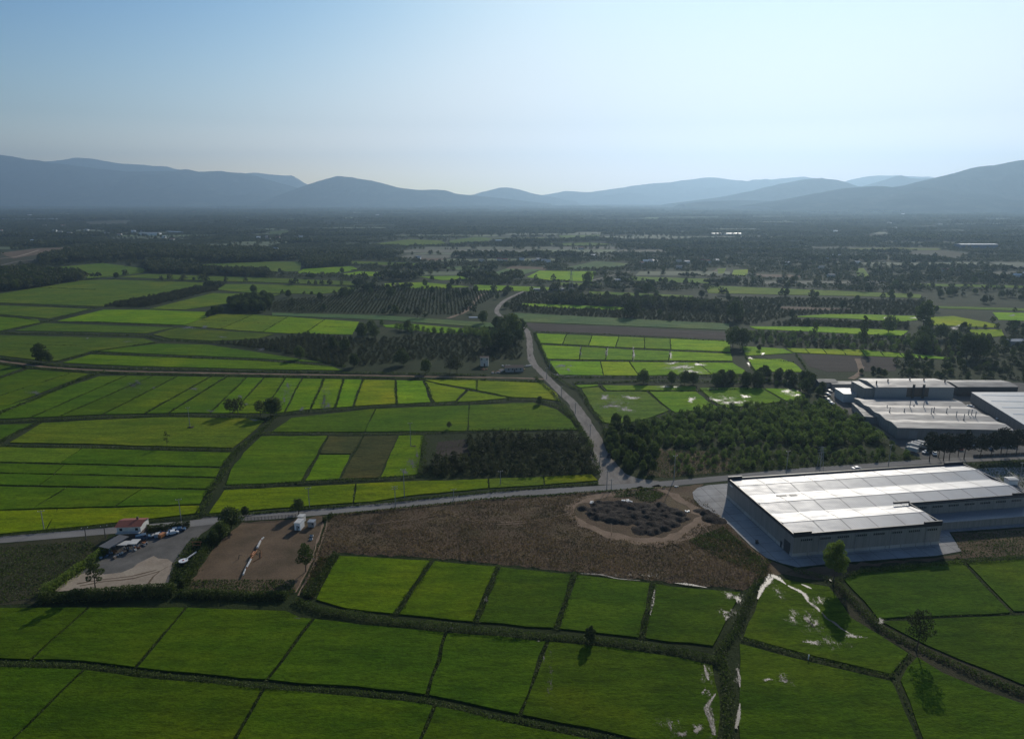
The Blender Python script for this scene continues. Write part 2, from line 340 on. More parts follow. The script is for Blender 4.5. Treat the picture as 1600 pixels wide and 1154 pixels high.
# ---------------------------------------------------------------- fields
BLOCK = []                                   # world polygons kept free of scattered woodland
GREEN = dict(n=(.056,.110,.003), d=(.048,.098,.004), y=(.110,.160,.002), b=(.086,.160,.002), g=(.058,.10,.008), o=(.055,.062,.02), t=(.05,.085,.03), p=(.085,.135,.008))
fcount = [0]
def jagged(P, r, step=6.0, amp=.25):
    out = []
    for i in range(len(P)):
        a, b = np.array(P[i]), np.array(P[(i+1) % len(P)]); L = np.linalg.norm(b-a); n = max(1, min(14, int(L/step)))
        for k in range(n): out.append(tuple(a+(b-a)*k/n + (r.normal(0, amp, 2) if k else 0)))
    return out
def inset(P, d):
    if area(P) < 0: P = P[::-1]
    n = len(P); out = []
    for i in range(n):
        p0, p1, p2 = (np.array(P[(i+k) % n], float) for k in (-1, 0, 1)); a = p1-p0; b = p2-p1
        a /= max(np.linalg.norm(a), 1e-6); b /= max(np.linalg.norm(b), 1e-6)
        na, nb = np.array([-a[1], a[0]]), np.array([-b[1], b[0]]); m = na+nb; k = max(.35, (1+na@nb)/2)
        out.append(tuple(p1 + m/2/k*d if k > .36 else p1+m*d))
    return out
def field(pts, c='n', ins=.5, h=.35, name='rice_field', mat='rice', world=False, block=True):
    P = pts if world else W(pts); r = np.random.default_rng(fcount[0]+100); fcount[0] += 1
    if block: BLOCK.append(P)
    P = jagged(inset(P, ins), r, amp=.22 if not world else .6)
    o = ob(name, slabmesh(name, P, .003, h+.004*(fcount[0] % 9), M[mat]), kind='structure')
    k = np.array(GREEN[c])*r.uniform(.9, 1.1)*[r.uniform(.94, 1.08), 1, 1]
    if not world:                            # sunward and mid-distance rice painted lighter, backlit leaf sheen put into the colour
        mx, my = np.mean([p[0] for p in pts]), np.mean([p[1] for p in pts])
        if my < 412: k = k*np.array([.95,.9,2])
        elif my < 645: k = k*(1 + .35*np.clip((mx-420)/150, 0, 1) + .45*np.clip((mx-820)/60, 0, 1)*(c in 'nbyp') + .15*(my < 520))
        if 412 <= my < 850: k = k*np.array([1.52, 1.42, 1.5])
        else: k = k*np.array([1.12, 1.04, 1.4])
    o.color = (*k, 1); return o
BUNDS = []                                   # (photo polyline, width m, height m, clumps per metre)
def strip(top, bot, cuts, c, cutw=.8, cuth=.45, ins=.5, dens=5):
    x0t, x1t, x0b, x1b = top[0][0], top[-1][0], bot[0][0], bot[-1][0]
    E = [(x0t, x0b)] + list(cuts) + [(x1t, x1b)]
    for i in range(len(E)-1):
        (a, b), (d, e) = E[i], E[i+1]
        T = [(a, interp(top, a))] + [p for p in top if a+2 < p[0] < d-2] + [(d, interp(top, d))]
        B = [(b, interp(bot, b))] + [p for p in bot if b+2 < p[0] < e-2] + [(e, interp(bot, e))]
        field(T + B[::-1], c[i % len(c)], ins)
    for a, b in cuts: BUNDS.append(([(a, interp(top, a)), (b, interp(bot, b))], cutw, cuth, dens))
# nearest rows
L1 = [(-260,1030),(0,1038),(130,1042),(260,1058),(413,1072),(520,1081),(667,1096),(765,1118),(880,1142),(960,1158),(1080,1185)]
strip([(x, y+3) for x, y in L1], [(-700,1300),(900,1300)], [(133,-130),(413,285),(680,600)], 'nnnn', 1.0, .4, .5, dens=14)
L2b = [(-200,950),(0,949),(273,948),(450,954),(470,964),(600,978),(693,987),(830,999),(960,1011),(1060,1026),(1114,1040)]
strip(L2b, [(-260,1022),(0,1031),(130,1035),(260,1051),(413,1064),(520,1073),(667,1088),(765,1109),(880,1133),(960,1149),(1100,1180)], [(140,47),(292,211),(491,416),(697,667),(856,812)], 'nnnnnn', 1.6, .4, .55, dens=16)
field([(1060,1027),(1114,1040),(1126,1095),(1122,1154),(1108,1200),(1085,1178),(1000,1120)], 'n', .2)
strip([(528,867),(667,874),(778,884),(895,896),(1013,909),(1051,915),(1134,922),(1161,925)], [(489,939),(537,953),(615,962),(710,972),(862,984),(960,995),(1118,1013)], [(677,617),(780,742),(898,869),(1020,1003)], 'bbnnn', 2.6, .9, .9, dens=30)
field([(1206,902),(1183,938),(1160,996),(1270,1026),(1394,1055),(1421,1022),(1366,987),(1331,966),(1312,938),(1296,917),(1240,908)], 'n', .3)
field([(1152,1003),(1270,1034),(1394,1063),(1402,1075),(1416,1110),(1436,1154),(1470,1260),(1158,1260),(1152,1154),(1152,1060)], 'n', .6)
field([(1432,1026),(1475,1052),(1537,1078),(1600,1100),(1750,1160),(1750,1260),(1476,1260),(1440,1154),(1420,1097),(1405,1063)], 'n', .3)
field([(1318,906),(1345,889),(1470,878),(1501,875),(1537,915),(1580,958),(1372,968),(1350,940),(1328,918)], 'n', .2)
field([(1375,971),(1581,961),(1750,957),(1750,1140),(1600,1072),(1545,1049),(1500,1032),(1445,1008),(1410,990)], 'n', .3)
field([(1508,879),(1600,873),(1750,866),(1750,953),(1583,956),(1540,912)], 'n', .3)
BUNDS += [([(1372,969),(1581,959),(1700,957)], .5, .4, 3), ([(1504,879),(1538,914),(1582,959)], .6, .4, 4),
          ([(1396,1056),(1400,1066),(1418,1104),(1438,1154),(1470,1230)], .9, .6, 5), ([(1392,1058),(1424,1022)], 1.4, 1.0, 12)]
# left block under the pylons
L5t = [(-200,672),(0,660),(63,657),(161,653),(264,650),(327,651),(400,652),(418,656)]
field([(66,661),(161,656),(264,652),(400,654),(414,658),(395,675),(364,700),(264,698),(138,694),(14,692)], 'p', .3)
field([(-200,674),(0,664),(52,662),(0,687),(-200,760)], 'd', .3)
strip([(-150,698),(0,699),(138,701),(264,705),(362,707)], [(-150,720),(0,722),(345,730)], [(128,94)], 'pnn', .7, .3, .3)
strip([(-150,722),(0,724),(345,732)], [(-150,737),(0,739),(338,746)], [(100,84)], 'nn', .7, .3, .3)
strip([(-150,738),(0,740),(338,748)], [(-150,755),(0,758),(328,764)], [(85,60)], 'nn', .7, .3, .3)
strip([(-150,757),(0,760),(326,766)], [(-150,800),(0,797),(313,788)], [(105,50),(222,180)], 'nnn', 1.2, .4, .3)
strip([(-150,801),(0,798),(313,790)], [(-150,841),(0,835),(120,824),(200,815),(314,802)], [(90,72)], 'yy', .7, .3, .3)
for yy in ([(0,723),(138,726),(345,731)], [(0,739),(200,744),(338,747)], [(0,758),(200,762),(327,765)], [(220,789),(312,788)]): BUNDS.append((yy, .6, .5, 3))
# long strips below the farm track
strip([(155,588),(198,587),(400,590),(662,595)], [(-60,658),(0,655),(93,651),(161,648),(264,646),(400,646),(433,646),(471,641),(584,633),(674,629)],
      [(198,48),(239,93),(278,161),(329,227),(354,263),(386,328),(413,362),(446,410),(472,445),(507,485),(537,524),(567,552),(618,620)], 'nnnnnnbbbbbbyb', 2.0, .8, .55, dens=7)
field([(664,594),(745,594),(745,609),(715,604),(690,600)], 'y', .3); field([(745,594),(850,599),(870,614),(876,627),(838,622),(800,621),(745,610)], 'y', .4)
field([(664,596),(690,602),(728,609),(712,627),(680,629),(674,622)], 'y', .3); field([(732,611),(797,622),(740,627),(714,628)], 'y', .3)
BUNDS += [([(662,595),(670,610),(675,629)], 2.2, .8, 6), ([(664,595),(690,602),(740,611),(800,623)], 1.2, .6, 6), ([(745,594),(745,610)], 1.4, .7, 6), ([(730,610),(712,628)], 1, .6, 6)]
field([(45,577),(140,584),(0,639),(-180,700),(-180,640),(0,592)], 'n', .4); field([(0,570),(38,574),(0,588),(-180,640),(-180,560)], 'd', .4)
BUNDS += [([(108,584),(0,619)], 1.1, .6, 5), ([(45,577),(0,591),(-60,605)], 2, .8, 5)]
# blocks right of the diagonal ditch
strip([(455,653),(584,639),(740,633),(833,629),(870,640),(893,657),(902,671)], [(424,675),(571,675),(902,672)], [(587,570),(733,731)], 'nnn', 1.8, .5, .3)
field([(408,682),(512,681),(470,753),(352,758),(360,735),(380,708)], 'n', .3); field([(514,682),(567,682),(549,709),(500,709)], 'o', .2)
field([(499,711),(547,711),(530,749),(476,752)], 'b', .2); field([(569,682),(621,681),(592,747),(532,749)], 'o', .2); field([(623,681),(662,680),(653,742),(594,746)], 'b', .2)
BUNDS += [([(513,682),(470,754)], 1.3, .4, 4), ([(568,682),(531,750)], 1.3, .4, 4)]
strip([(350,766),(460,761),(560,756),(640,752),(720,750),(852,745),(925,741)], [(325,803),(378,800),(496,790),(584,784),(640,775),(752,764),(852,758),(935,751)], [(556,552),(763,764),(849,851)], 'yypy', 1.4, .5, .3)
# above the farm track
field([(0,524),(225,529),(245,535),(142,549),(90,564),(75,565),(0,556),(-250,545),(-250,518)], 'g', .4); BUNDS.append(([(0,537),(130,541)], .8, .5, 3))
field([(250,537),(325,539),(380,547),(425,554),(505,567),(400,560),(145,549)], 'n', .4)
field([(142,554),(400,564),(520,573),(536,579),(400,577),(200,572),(97,567)], 'b', .4)
field([(-250,492),(0,495),(60,499),(64,504),(0,517),(-250,512)], 'n', .6); field([(70,505),(275,512),(228,521),(100,518),(22,517)], 'g', .6)
field([(-250,472),(0,477),(145,483),(75,498),(0,491),(-250,488)], 'g', .6); field([(162,484),(225,484),(333,488),(320,497),(288,508),(160,503),(88,502)], 'b', .6)
field([(-250,466),(0,459),(130,438),(175,437),(338,442),(292,452),(215,467),(160,479),(0,473),(-250,469)], 'g', .6)
field([(20,424),(160,411),(230,420),(225,426),(170,433),(136,435),(130,428),(60,423)], 'g', .8); field([(182,433),(230,428),(345,432),(470,436),(590,442),(560,446),(400,441),(340,439)], 'g', .8)
field([(352,444),(400,444),(560,449),(560,452),(500,460),(380,457),(338,453)], 'g', .8); field([(232,483),(332,458),(440,460),(380,471),(290,484)], 'p', .8)
strip([(338,491),(400,492),(562,503)], [(287,509),(380,517),(450,521),(551,523)], [(395,345),(450,410),(508,475)], 'ppbb', 1.2, .5, .4); BUNDS.append(([(312,500),(557,513)], 1, .5, 3))
field([(278,512),(380,519),(430,522),(400,530),(330,533),(264,529),(238,523)], 'g', .5)
field([(320,413),(400,409),(472,409),(470,424),(360,425),(300,419)], 'g', 1); field([(474,420),(550,416),(562,421),(520,428),(462,427)], 'b', 1); field([(530,429),(560,424),(604,426),(598,432)], 'b', .6)
field([(425,489),(600,493),(790,506),(790,514),(600,500),(425,493)], 't', .4); field([(597,508),(640,506),(765,517),(690,521),(602,511)], 'b', .4)
field([(600,443),(660,441),(735,448),(670,452),(600,447)], 'b', .6); field([(740,445),(890,450),(830,455),(740,454)], 'b', .6); field([(654,432),(720,431),(735,436),(690,438)], 'b', .6)
field([(822,433),(842,423),(932,424),(925,440),(860,438)], 'b', .8); field([(745,434),(790,420),(848,421),(800,433)], 't', .8); field([(872,421),(930,408),(985,412),(960,420)], 't', .8)
field([(920,455),(1085,462),(1080,465),(920,461)], 'g', .5); field([(815,474),(975,480),(975,485),(890,482),(815,478)], 'b', .4)
field([(802,489),(1140,506),(1140,516),(817,503)], 't', .4); field([(985,432),(1115,436),(1110,443),(980,438)], 'g', .8); field([(870,441),(940,443),(930,447),(870,445)], 'g', .5)
field([(1102,447),(1130,447),(1440,460),(1440,466),(1350,463),(1106,458)], 'g', .5); field([(1430,443),(1640,447),(1640,451),(1440,447)], 'g', .5); field([(1455,478),(1640,483),(1640,487),(1470,482)], 'g', .5)
field([(817,504),(1140,519),(1140,530),(835,517)], 'o', .4, .05, 'ploughed_field', 'plow')
field([(1250,553),(1400,558),(1400,580),(1292,581),(1262,572)], 'o', .4, .05, 'ploughed_field', 'plow')
# paddies right of the gravel road
strip([(838,521),(960,526),(1140,533)], [(843,536),(1000,544),(1142,550)], [(885,879),(925,920),(967,962),(1007,1007),(1047,1048)], 'bnbnnb', .9, .4, .3)
strip([(845,539),(1000,547),(1143,553)], [(852,561),(1000,563),(1145,564)], [(908,905),(948,946),(990,988),(1047,1045)], 'bnnnb', 1.1, .5, .3)
strip([(856,564),(1000,566),(1145,567)], [(874,586),(1000,587),(1172,584)], [(938,943),(983,998),(1090,1112)], 'bybb', 1.0, .5, .3)
field([(1167,561),(1220,561),(1240,567),(1259,582),(1182,581)], 'b', .4); field([(1158,541),(1225,545),(1240,552),(1165,556)], 'b', .4)
strip([(1228,544),(1350,547),(1495,560)], [(1240,551),(1350,556),(1490,562)], [(1257,1264),(1285,1292),(1315,1322),(1345,1352),(1375,1382),(1405,1412)], 'yyyybbb', .6, .4, .2)
field([(1170,510),(1290,511),(1420,517),(1410,525),(1340,522),(1180,514)], 'b', .5)
field([(1235,495),(1290,491),(1340,491),(1432,494),(1440,500),(1400,503),(1330,498)], 'b', .5); field([(1445,496),(1490,494),(1560,507),(1560,512),(1450,508)], 'y', .5)
field([(1512,515),(1565,515),(1570,525),(1540,528),(1520,522)], 'y', .5); field([(1550,488),(1640,490),(1640,503),(1560,500)], 'b', .5)
field([(908,607),(935,605),(944,612),(1010,612),(1046,642),(1018,652),(1000,658),(960,663),(940,660),(926,640)], 'g', .3); field([(1014,612),(1088,612),(1110,630),(1128,639),(1055,645),(1048,641)], 'n', .3)
field([(1092,606),(1190,606),(1225,627),(1165,635),(1137,638),(1115,628)], 'n', .3); field([(1193,607),(1240,608),(1258,617),(1255,625),(1229,627)], 'b', .3); field([(940,602),(1088,604),(1088,610),(948,610)], 'n', .3); field([(898,602),(933,601),(936,603),(906,606)], 'n', .2)
BUNDS += [([(937,603),(945,611),(1010,612),(1100,611),(1190,607)], 1.2, .6, 6), ([(1012,612),(1047,642)], 1.2, .5, 5), ([(1090,607),(1113,629),(1132,638)], 1.8, .7, 5), ([(1191,607),(1227,628)], 1.4, .6, 5),
          ([(845,538),(1000,546),(1140,552)], 1.6, .8, 5), ([(852,562),(1000,565),(1145,566)], 1.8, .8, 5), ([(1158,541),(1165,558),(1180,582)], 2.2, .8, 5), ([(1165,558),(1240,566)], 1.4, .7, 5), ([(1242,552),(1262,580)], 2, .9, 5)]
# a few bright fields further out
for i, (P, c) in enumerate([([(575,382),(640,374),(690,376),(700,382),(640,384)],'b'),([(700,376),(745,370),(770,372),(760,378),(705,382)],'b'),([(760,372),(850,371),(905,375),(850,378)],'p'),([(850,380),(920,379),(955,381),(940,384),(880,384)],'b'),
    ([(1325,388),(1400,387),(1478,388),(1465,391),(1330,391)],'y'),([(545,408),(620,410),(700,413),(640,416),(550,412)],'b'),([(440,343),(500,341),(500,344),(445,345)],'g'),([(1000,340),(1125,339),(1120,342),(1010,342)],'b'),
    ([(955,356),(1000,355),(1010,357),(960,358)],'b'),([(1045,363),(1070,362),(1070,365),(1048,365)],'b'),([(420,361),(450,360),(450,366),(422,367)],'g'),([(1120,420),(1135,419),(1132,427),(1122,428)],'g'),([(1145,422),(1170,421),(1168,430),(1143,431)],'p'),
    ([(1335,420),(1350,419),(1360,432),(1340,434)],'g'),([(690,418),(740,415),(760,418),(720,423)],'t'),([(870,368),(940,367),(930,371),(880,372)],'b'),([(380,342),(400,341),(400,343),(384,344)],'y')]): field(P, c, 1.0)

# ---------------------------------------------------------------- bare ground, yards, roads
def patch(name, pts, mat, z, world=False, jit=.5, seed=0):
    P = pts if world else W(pts); BLOCK.append(P)
    P = jagged(P, np.random.default_rng(seed+5), 3.0, jit)
    return ob(name, slabmesh(name, P, z-.02, z, M[mat]), kind='structure')
patch('scrubland', [(515,803),(620,793),(765,779),(935,768),(1040,761),(1100,756),(1083,778),(1094,790),(1139,820),(1173,854),(1200,874),(1240,890),(1206,900),(1161,922),(1013,906),(895,893),(778,881),(667,871),(528,863),(500,905),(490,935),(462,938),(500,870)], 'scrub', .03)
patch('scrubland', [(1246,889),(1310,882),(1463,871),(1504,864),(1486,833),(1600,825),(1760,823),(1760,862),(1600,867),(1500,872),(1345,884),(1315,903),(1280,906),(1222,896)], 'scrub', .028)
patch('rough_pasture', [(-150,860),(0,850),(120,838),(172,832),(165,862),(120,895),(70,930),(55,943),(0,945),(-150,946)], 'weedy', .03)
patch('farm_yard', [(90,922),(118,898),(137,880),(155,858),(178,838),(215,834),(240,832),(262,826),(300,821),(318,808),(352,806),(330,822),(305,846),(283,872),(266,905),(258,916),(200,921)], 'gravel', .04)
patch('sandy_ground', [(86,923),(116,900),(140,893),(163,897),(190,894),(215,880),(240,868),(262,873),(272,880),(262,900),(256,917),(200,922)], 'sand', .07, jit=.9)
patch('bare_lot', [(378,816),(440,812),(508,806),(500,840),(480,890),(462,925),(380,926),(290,921),(310,890),(335,855)], 'bare', .05)
patch('concrete_yard', [(1082,769),(1090,762),(1105,758),(1140,755),(1560,730),(1760,730),(1760,815),(1600,823),(1483,831),(1502,861),(1463,868),(1310,879),(1246,886),(1222,880),(1197,871),(1173,853),(1139,819),(1094,790),(1084,779)], 'concrete', .12, jit=.02)
patch('factory_yard', [(1288,606),(1330,600),(1345,590),(1600,598),(1700,620),(1700,700),(1600,712),(1480,716),(1440,718),(1408,700),(1385,680),(1335,655),(1306,632)], 'gravel', .05)
patch('ditch_bank', [(1296,905),(1312,908),(1350,945),(1376,970),(1414,990),(1445,1006),(1500,1031),(1545,1048),(1600,1070),(1760,1140),(1760,1165),(1600,1101),(1537,1079),(1475,1053),(1432,1027),(1405,1009),(1366,987),(1331,966),(1312,938)], 'weedy', .05)
patch('ploughed_patch', [(684,690),(728,686),(735,712),(682,715)], 'plow', .05)
patch('bare_ground', [(1010,742),(1030,700),(1110,705),(1140,715),(1140,735),(1040,746)], 'scrub', .03)
patch('river_bank', [(-100,405),(0,398),(60,388),(130,384),(160,387),(110,395),(50,410),(0,420),(-100,430)], 'weedy', .06, jit=3)
for P in ([(0,395),(60,388),(120,386),(90,392),(20,404)], [(590,412),(690,411),(690,414),(600,415)], [(130,347),(205,344),(200,350),(140,352)], [(1405,393),(1470,391),(1510,396),(1500,404),(1440,400)], [(1210,478),(1330,482),(1330,485),(1225,484)],
          [(1350,368),(1380,362),(1400,370),(1370,372)], [(1180,428),(1262,430),(1262,433),(1190,433)], [(1100,430),(1125,418),(1128,421),(1112,432)], [(640,405),(660,402),(700,404),(680,408)], [(800,415),(860,418),(850,423),(790,420)]): patch('bare_field', P, 'weedy' if P[0][1] < 395 else 'bare', .08, jit=1)
# roads
RW = smooth_line(W([(-260,862),(0,843),(170,829),(300,817.5),(377,809),(440,805),(615,789),(765,774),(852,768),(935,763),(1040,755.5),(1120,748),(1242,736),(1340,729),(1470,720),(1600,714),(1760,706)]), 5)
ob('road', quadmesh('road', ribbon(RW, 5.6, .09, .06, 1), mat=M['asphalt']), kind='structure')
GR1 = smooth_line(W([(985,752),(955,742),(938,718),(932,692),(915,660),(895,630),(868,604),(847,582),(832,565),(828,548),(827,530),(822,515),(806,502),(784,494),(776,485),(788,470),(812,458),(830,452),(870,448),(905,446),(925,438),(985,424)]), 4)
ob('road', quadmesh('road', ribbon(GR1, [9,7,5.6,5.2,5,5,5,5.5,5,4.2,3.8,3.6,3.4,3.4], .075, .25, 2), mat=M['gravelroad']), kind='structure')
patch('road', [(935,757),(940,725),(952,712),(962,722),(975,738),(1000,748),(1030,751),(1000,757)], 'gravelroad', .07)
def path(pts, w, mat='track', z=.1, jit=.25, name='path', seed=3):
    o = ob(name, quadmesh(name, ribbon(smooth_line(W(pts), 3), w, z, jit, seed), mat=M[mat]), kind='structure'); return o
path([(-250,535),(0,564),(50,571),(110,576),(200,580),(400,584),(600,587),(700,589),(790,590),(850,592)], 2.6)
path([(508,808),(500,835),(490,865),(478,895),(462,925)], .7, z=.08); path([(513,808),(506,835),(496,865),(484,895),(466,930)], .7, z=.08, seed=5)
path([(1008,763),(990,767),(960,772),(915,779),(893,790),(893,805),(912,820),(950,835),(1000,846),(1040,846),(1075,832),(1097,812),(1085,795),(1060,778),(1045,770),(1024,758)], [4,5,5,5,4,4,4,4.5,6,6,7,6,5,5,4,4], z=.09, jit=.7)
path([(1040,846),(1070,858),(1085,875)], .6, z=.1); path([(955,800),(956,820),(955,840)], .35, z=.1)
path([(875,590),(905,586),(960,588),(1100,590),(1260,592)], 1.2, 'gravel', .1); path([(800,500),(900,505),(1140,524)], 1.0, 'gravel', .2)
path([(700,497),(715,492),(730,484),(750,462),(762,458)], 5, z=.1, jit=.6, seed=9)
path([(1340,560),(1345,580),(1330,592)], 4, z=.1); path([(0,404),(30,400),(60,391)], 5, 'sand', .12)
path([(0,415),(30,408),(60,405)], 7, 'gravel', .12)
# standing water between the young rice
def blob(px, py, rx, ry, seed, z=.42, rot=0.0, amp=1.0):
    r = np.random.default_rng(seed); n = 28; rings = 7
    c = np.array(G(px, py)); e1 = np.array(G(px+rx, py))-c; e2 = (np.array(G(px, py-ry))-np.array(G(px, py+ry)))/2
    th = np.linspace(0, 2*math.pi, n, endpoint=False); rad = 1+.35*np.sin(th*2+r.uniform(0, 6))+.25*np.sin(th*3+r.uniform(0, 6))+r.normal(0, .1, n)
    V, A = [(*c, z)], [amp]
    for k in range(1, rings+1):
        f = k/rings
        for i in range(n):
            a = th[i]+rot; p = c + (e1*math.cos(a) + e2*math.sin(a))*rad[i]*f; V.append((*p, z)); A.append((1-f)*amp)
    F = [[0, 1+i, 1+(i+1) % n] for i in range(n)] + [[1+(k-1)*n+i, 1+k*n+i, 1+k*n+(i+1) % n, 1+(k-1)*n+(i+1) % n] for k in range(1, rings) for i in range(n)]
    me = fullmesh('water', V, F, M['water']); at = me.attributes.new('edge', 'FLOAT', 'POINT'); at.data.foreach_set('value', A)
    ob('water', me, kind='structure')
def stream(pts, widths, seed, z=.42):
    P = smooth_line(W(pts), 1.2); n = len(P); r = np.random.default_rng(seed); T = np.gradient(P, axis=0); T /= np.linalg.norm(T, axis=1)[:,None]; N_ = np.stack([-T[:,1], T[:,0]], 1)
    wl = np.interp(np.linspace(0,1,n), np.linspace(0,1,len(widths)), widths)*(1+.35*fbm(np.arange(n)/5., np.zeros(n)+seed, 3, seed)); m = 7; V, A = [], []
    for i in range(n):
        for j in range(m): t = j/(m-1)*2-1; V.append((*(P[i]+N_[i]*t*wl[i]*.62), z)); A.append(1.15*(1-abs(t)))
    me = fullmesh('water', V, [[i*m+j, (i+1)*m+j, (i+1)*m+j+1, i*m+j+1] for i in range(n-1) for j in range(m-1)], M['water']); at = me.attributes.new('edge', 'FLOAT', 'POINT'); at.data.foreach_set('value', A); ob('water', me, kind='structure')
stream([(1184,937),(1190,922),(1200,909),(1207,901),(1217,906),(1228,914)], [.4,1.6,2.6,3.6,3.0,.4], 1); stream([(1231,916),(1243,922),(1256,929),(1263,941),(1275,950),(1281,957)], [.5,1.8,2.2,1.0,1.6,.4], 2); stream([(1284,958),(1292,968),(1303,974),(1315,984),(1330,992)], [.3,.9,1.2,.9,.3], 3)
stream([(1252,914),(1262,918),(1268,921)], [.4,1.4,.3], 4); stream([(1023,922),(1020,940),(1016,962)], [.5,1.4,.4], 5); stream([(907,897),(940,899),(965,905),(1000,908)], [.3,1.0,.5,.2], 6); stream([(1054,912),(1075,914),(1104,919)], [.3,1.5,.3], 7)
stream([(1116,1150),(1111,1125),(1104,1108),(1118,1085)], [1.2,2.2,1.4,.4], 8); stream([(1100,1040),(1104,1055),(1107,1064)], [.4,1.6,.4], 9); stream([(1152,1045),(1155,1060),(1156,1075)], [.3,1.0,.3], 10); stream([(1150,1140),(1154,1120),(1156,1100)], [.9,1.2,.3], 11)
for i, b in enumerate([(1140,931,16,6),(1152,936,12,10),(1133,958,7,6),(1136,966,5,6),(1275,975,10,9),(1262,968,12,8),(1330,995,18,5),(1270,1005,20,5),(1225,1065,10,6),(1090,1140,14,8),(1100,1080,5,6),(1200,1063,8,4),(1065,1148,12,8),
    (1298,907,6,3),(1377,972,12,5),(706,983,8,2),(842,1003,5,3),(850,1030,3,7),(760,937,4,12),(465,967,8,2),
    (955,635,22,7),(945,622,14,5),(985,622,16,5),(975,640,20,5),(1045,605,22,3),(1145,630,24,5),(1120,626,14,4),(1165,620,14,3),(1230,612,16,4),(1245,618,12,3),(1115,608,8,2),(1080,625,10,5),
    (1065,574,26,6),(1078,581,22,5),(1050,568,14,3),(1092,570,10,4),(877,572,12,5),(888,578,8,3),(872,586,12,1.5),(892,572,4,2),(907,549,3,9),(948,550,4,10),(990,553,4,12),(1048,555,4,7),(1160,550,8,2),(1172,560,6,2),(1192,553,6,2),(1170,568,4,5),
    (1430,497,9,2),(1440,500,8,2),(1490,513,14,2.5),(1500,509,12,2),(1535,525,6,2),(1582,493,8,2),(1390,501,8,1.5),(1383,497,5,1.5),
    (208,602,14,5),(215,598,10,4),(303,608,9,4),(240,607,6,3),(330,643,8,3),(55,614,12,5),(450,603,5,8),(444,625,4,8),(506,628,6,14),(512,634,8,8),(472,640,8,4),(398,657,12,3),(645,725,10,14),(652,712,4,10),(632,738,8,6),
    (295,512,12,4),(320,511,10,3),(347,527,9,2),(137,529,6,1.5),(200,534,10,1.5),(408,546,14,3),(385,632,7,2),(376,620,5,4)]): blob(*b, seed=i, amp=.86)
for i, b in enumerate([(1268,975,26,22),(1300,1005,26,14),(1240,965,22,12),(1280,940,16,14),(1215,925,16,12),(1110,1110,14,40),(1104,1050,12,22),(1225,1062,18,12),(1153,1060,8,26),(1135,960,14,14),(1000,900,60,5),(955,632,34,14),(1145,628,34,10),(1070,576,40,9),(880,575,22,9),(1235,614,26,8),(650,722,16,22),(507,618,14,26),(210,603,30,10),(450,612,14,26),(860,1060,8,40),(1050,1135,30,16)]): blob(*b, seed=300+i, amp=.42)
# wheel ruts over the sandy yard and the waste ground
for i, P in enumerate([[(120,912),(160,905),(205,900),(245,890)], [(125,915),(165,908),(210,903),(250,892)], [(230,915),(240,900),(262,885)], [(700,800),(760,815),(840,812),(893,800)], [(700,803),(760,818),(840,815),(893,803)], [(1090,812),(1120,845),(1150,880)], [(560,820),(640,812),(700,801)]]): path(P, .45, 'bare' if i < 3 else 'track', .085+.004*i, jit=.12, seed=30+i)

# ---------------------------------------------------------------- vegetation
def leaf_quads(C, size, r, flat=.0):
    """random leaf-clump quads at centres C (n,3); size scalar or (n,)"""
    n = len(C); a = r.normal(size=(n, 3)); a[:,2] *= (1-flat); a /= np.linalg.norm(a, axis=1)[:,None]
    b = r.normal(size=(n, 3)); b -= (a*b).sum(1)[:,None]*a; b /= np.linalg.norm(b, axis=1)[:,None]
    s = (np.full(n, size) if np.isscalar(size) else size)*r.uniform(.6, 1.4, n); s = s[:,None]*.5
    k = r.uniform(.55, 1, (n,1)); V = np.stack([C-a*s-b*s*k*.4, C+b*s*k, C+a*s+b*s*.4*k, C-b*s*k], 1)
    return V.reshape(-1, 3)
def lobes_crown(r, h, base, rad, nl, nleaf, leaf, shape=1.0):
    """crown of clumps between base and h; returns leaf quads and lobe centres"""
    L = []
    for i in range(nl):
        t = (i+.5)/nl; z = base + (h-base)*(.12+.8*t); prof = math.sin(math.pi*(.12+.82*t)**(.8))**.7*shape
        an = i*2.4+r.uniform(-.5, .5); d = rad*prof*r.uniform(.35, .75)
        L.append((math.cos(an)*d, math.sin(an)*d, z+r.uniform(-.3, .3), rad*r.uniform(.32, .52)*(prof*.5+.5)))
    L = np.array(L); wgt = L[:,3]**2; idx = r.choice(nl, nleaf, p=wgt/wgt.sum())
    d = r.normal(size=(nleaf, 3)); d /= np.linalg.norm(d, axis=1)[:,None]; rr = r.uniform(.45, 1.08, nleaf)**.6
    C = L[idx,:3] + d*(L[idx,3]*rr)[:,None]*[1, 1, .85]
    return leaf_quads(C, leaf, r), L
def trunk_quads(r, h, base, L, r0=.25, nb=6):
    top = np.array([r.normal(0, .2), r.normal(0, .2), base+(h-base)*.6]); mid = np.array([r.normal(0,.15), r.normal(0,.15), base*.8])
    out = [tube((0,0,-.3), mid, r0, r0*.75), tube(mid, top, r0*.75, r0*.3, 5)]
    for l in L[:nb] if len(L) <= nb else L[np.linspace(0, len(L)-1, nb).astype(int)]:
        t = np.clip((l[2]-base*.8)/(top[2]-mid[2]+.01)-.25, .0, .9); p = mid+(top-mid)*t; out.append(tube(p, l[:3], r0*.35, r0*.1, 4))
    return cat(*out)
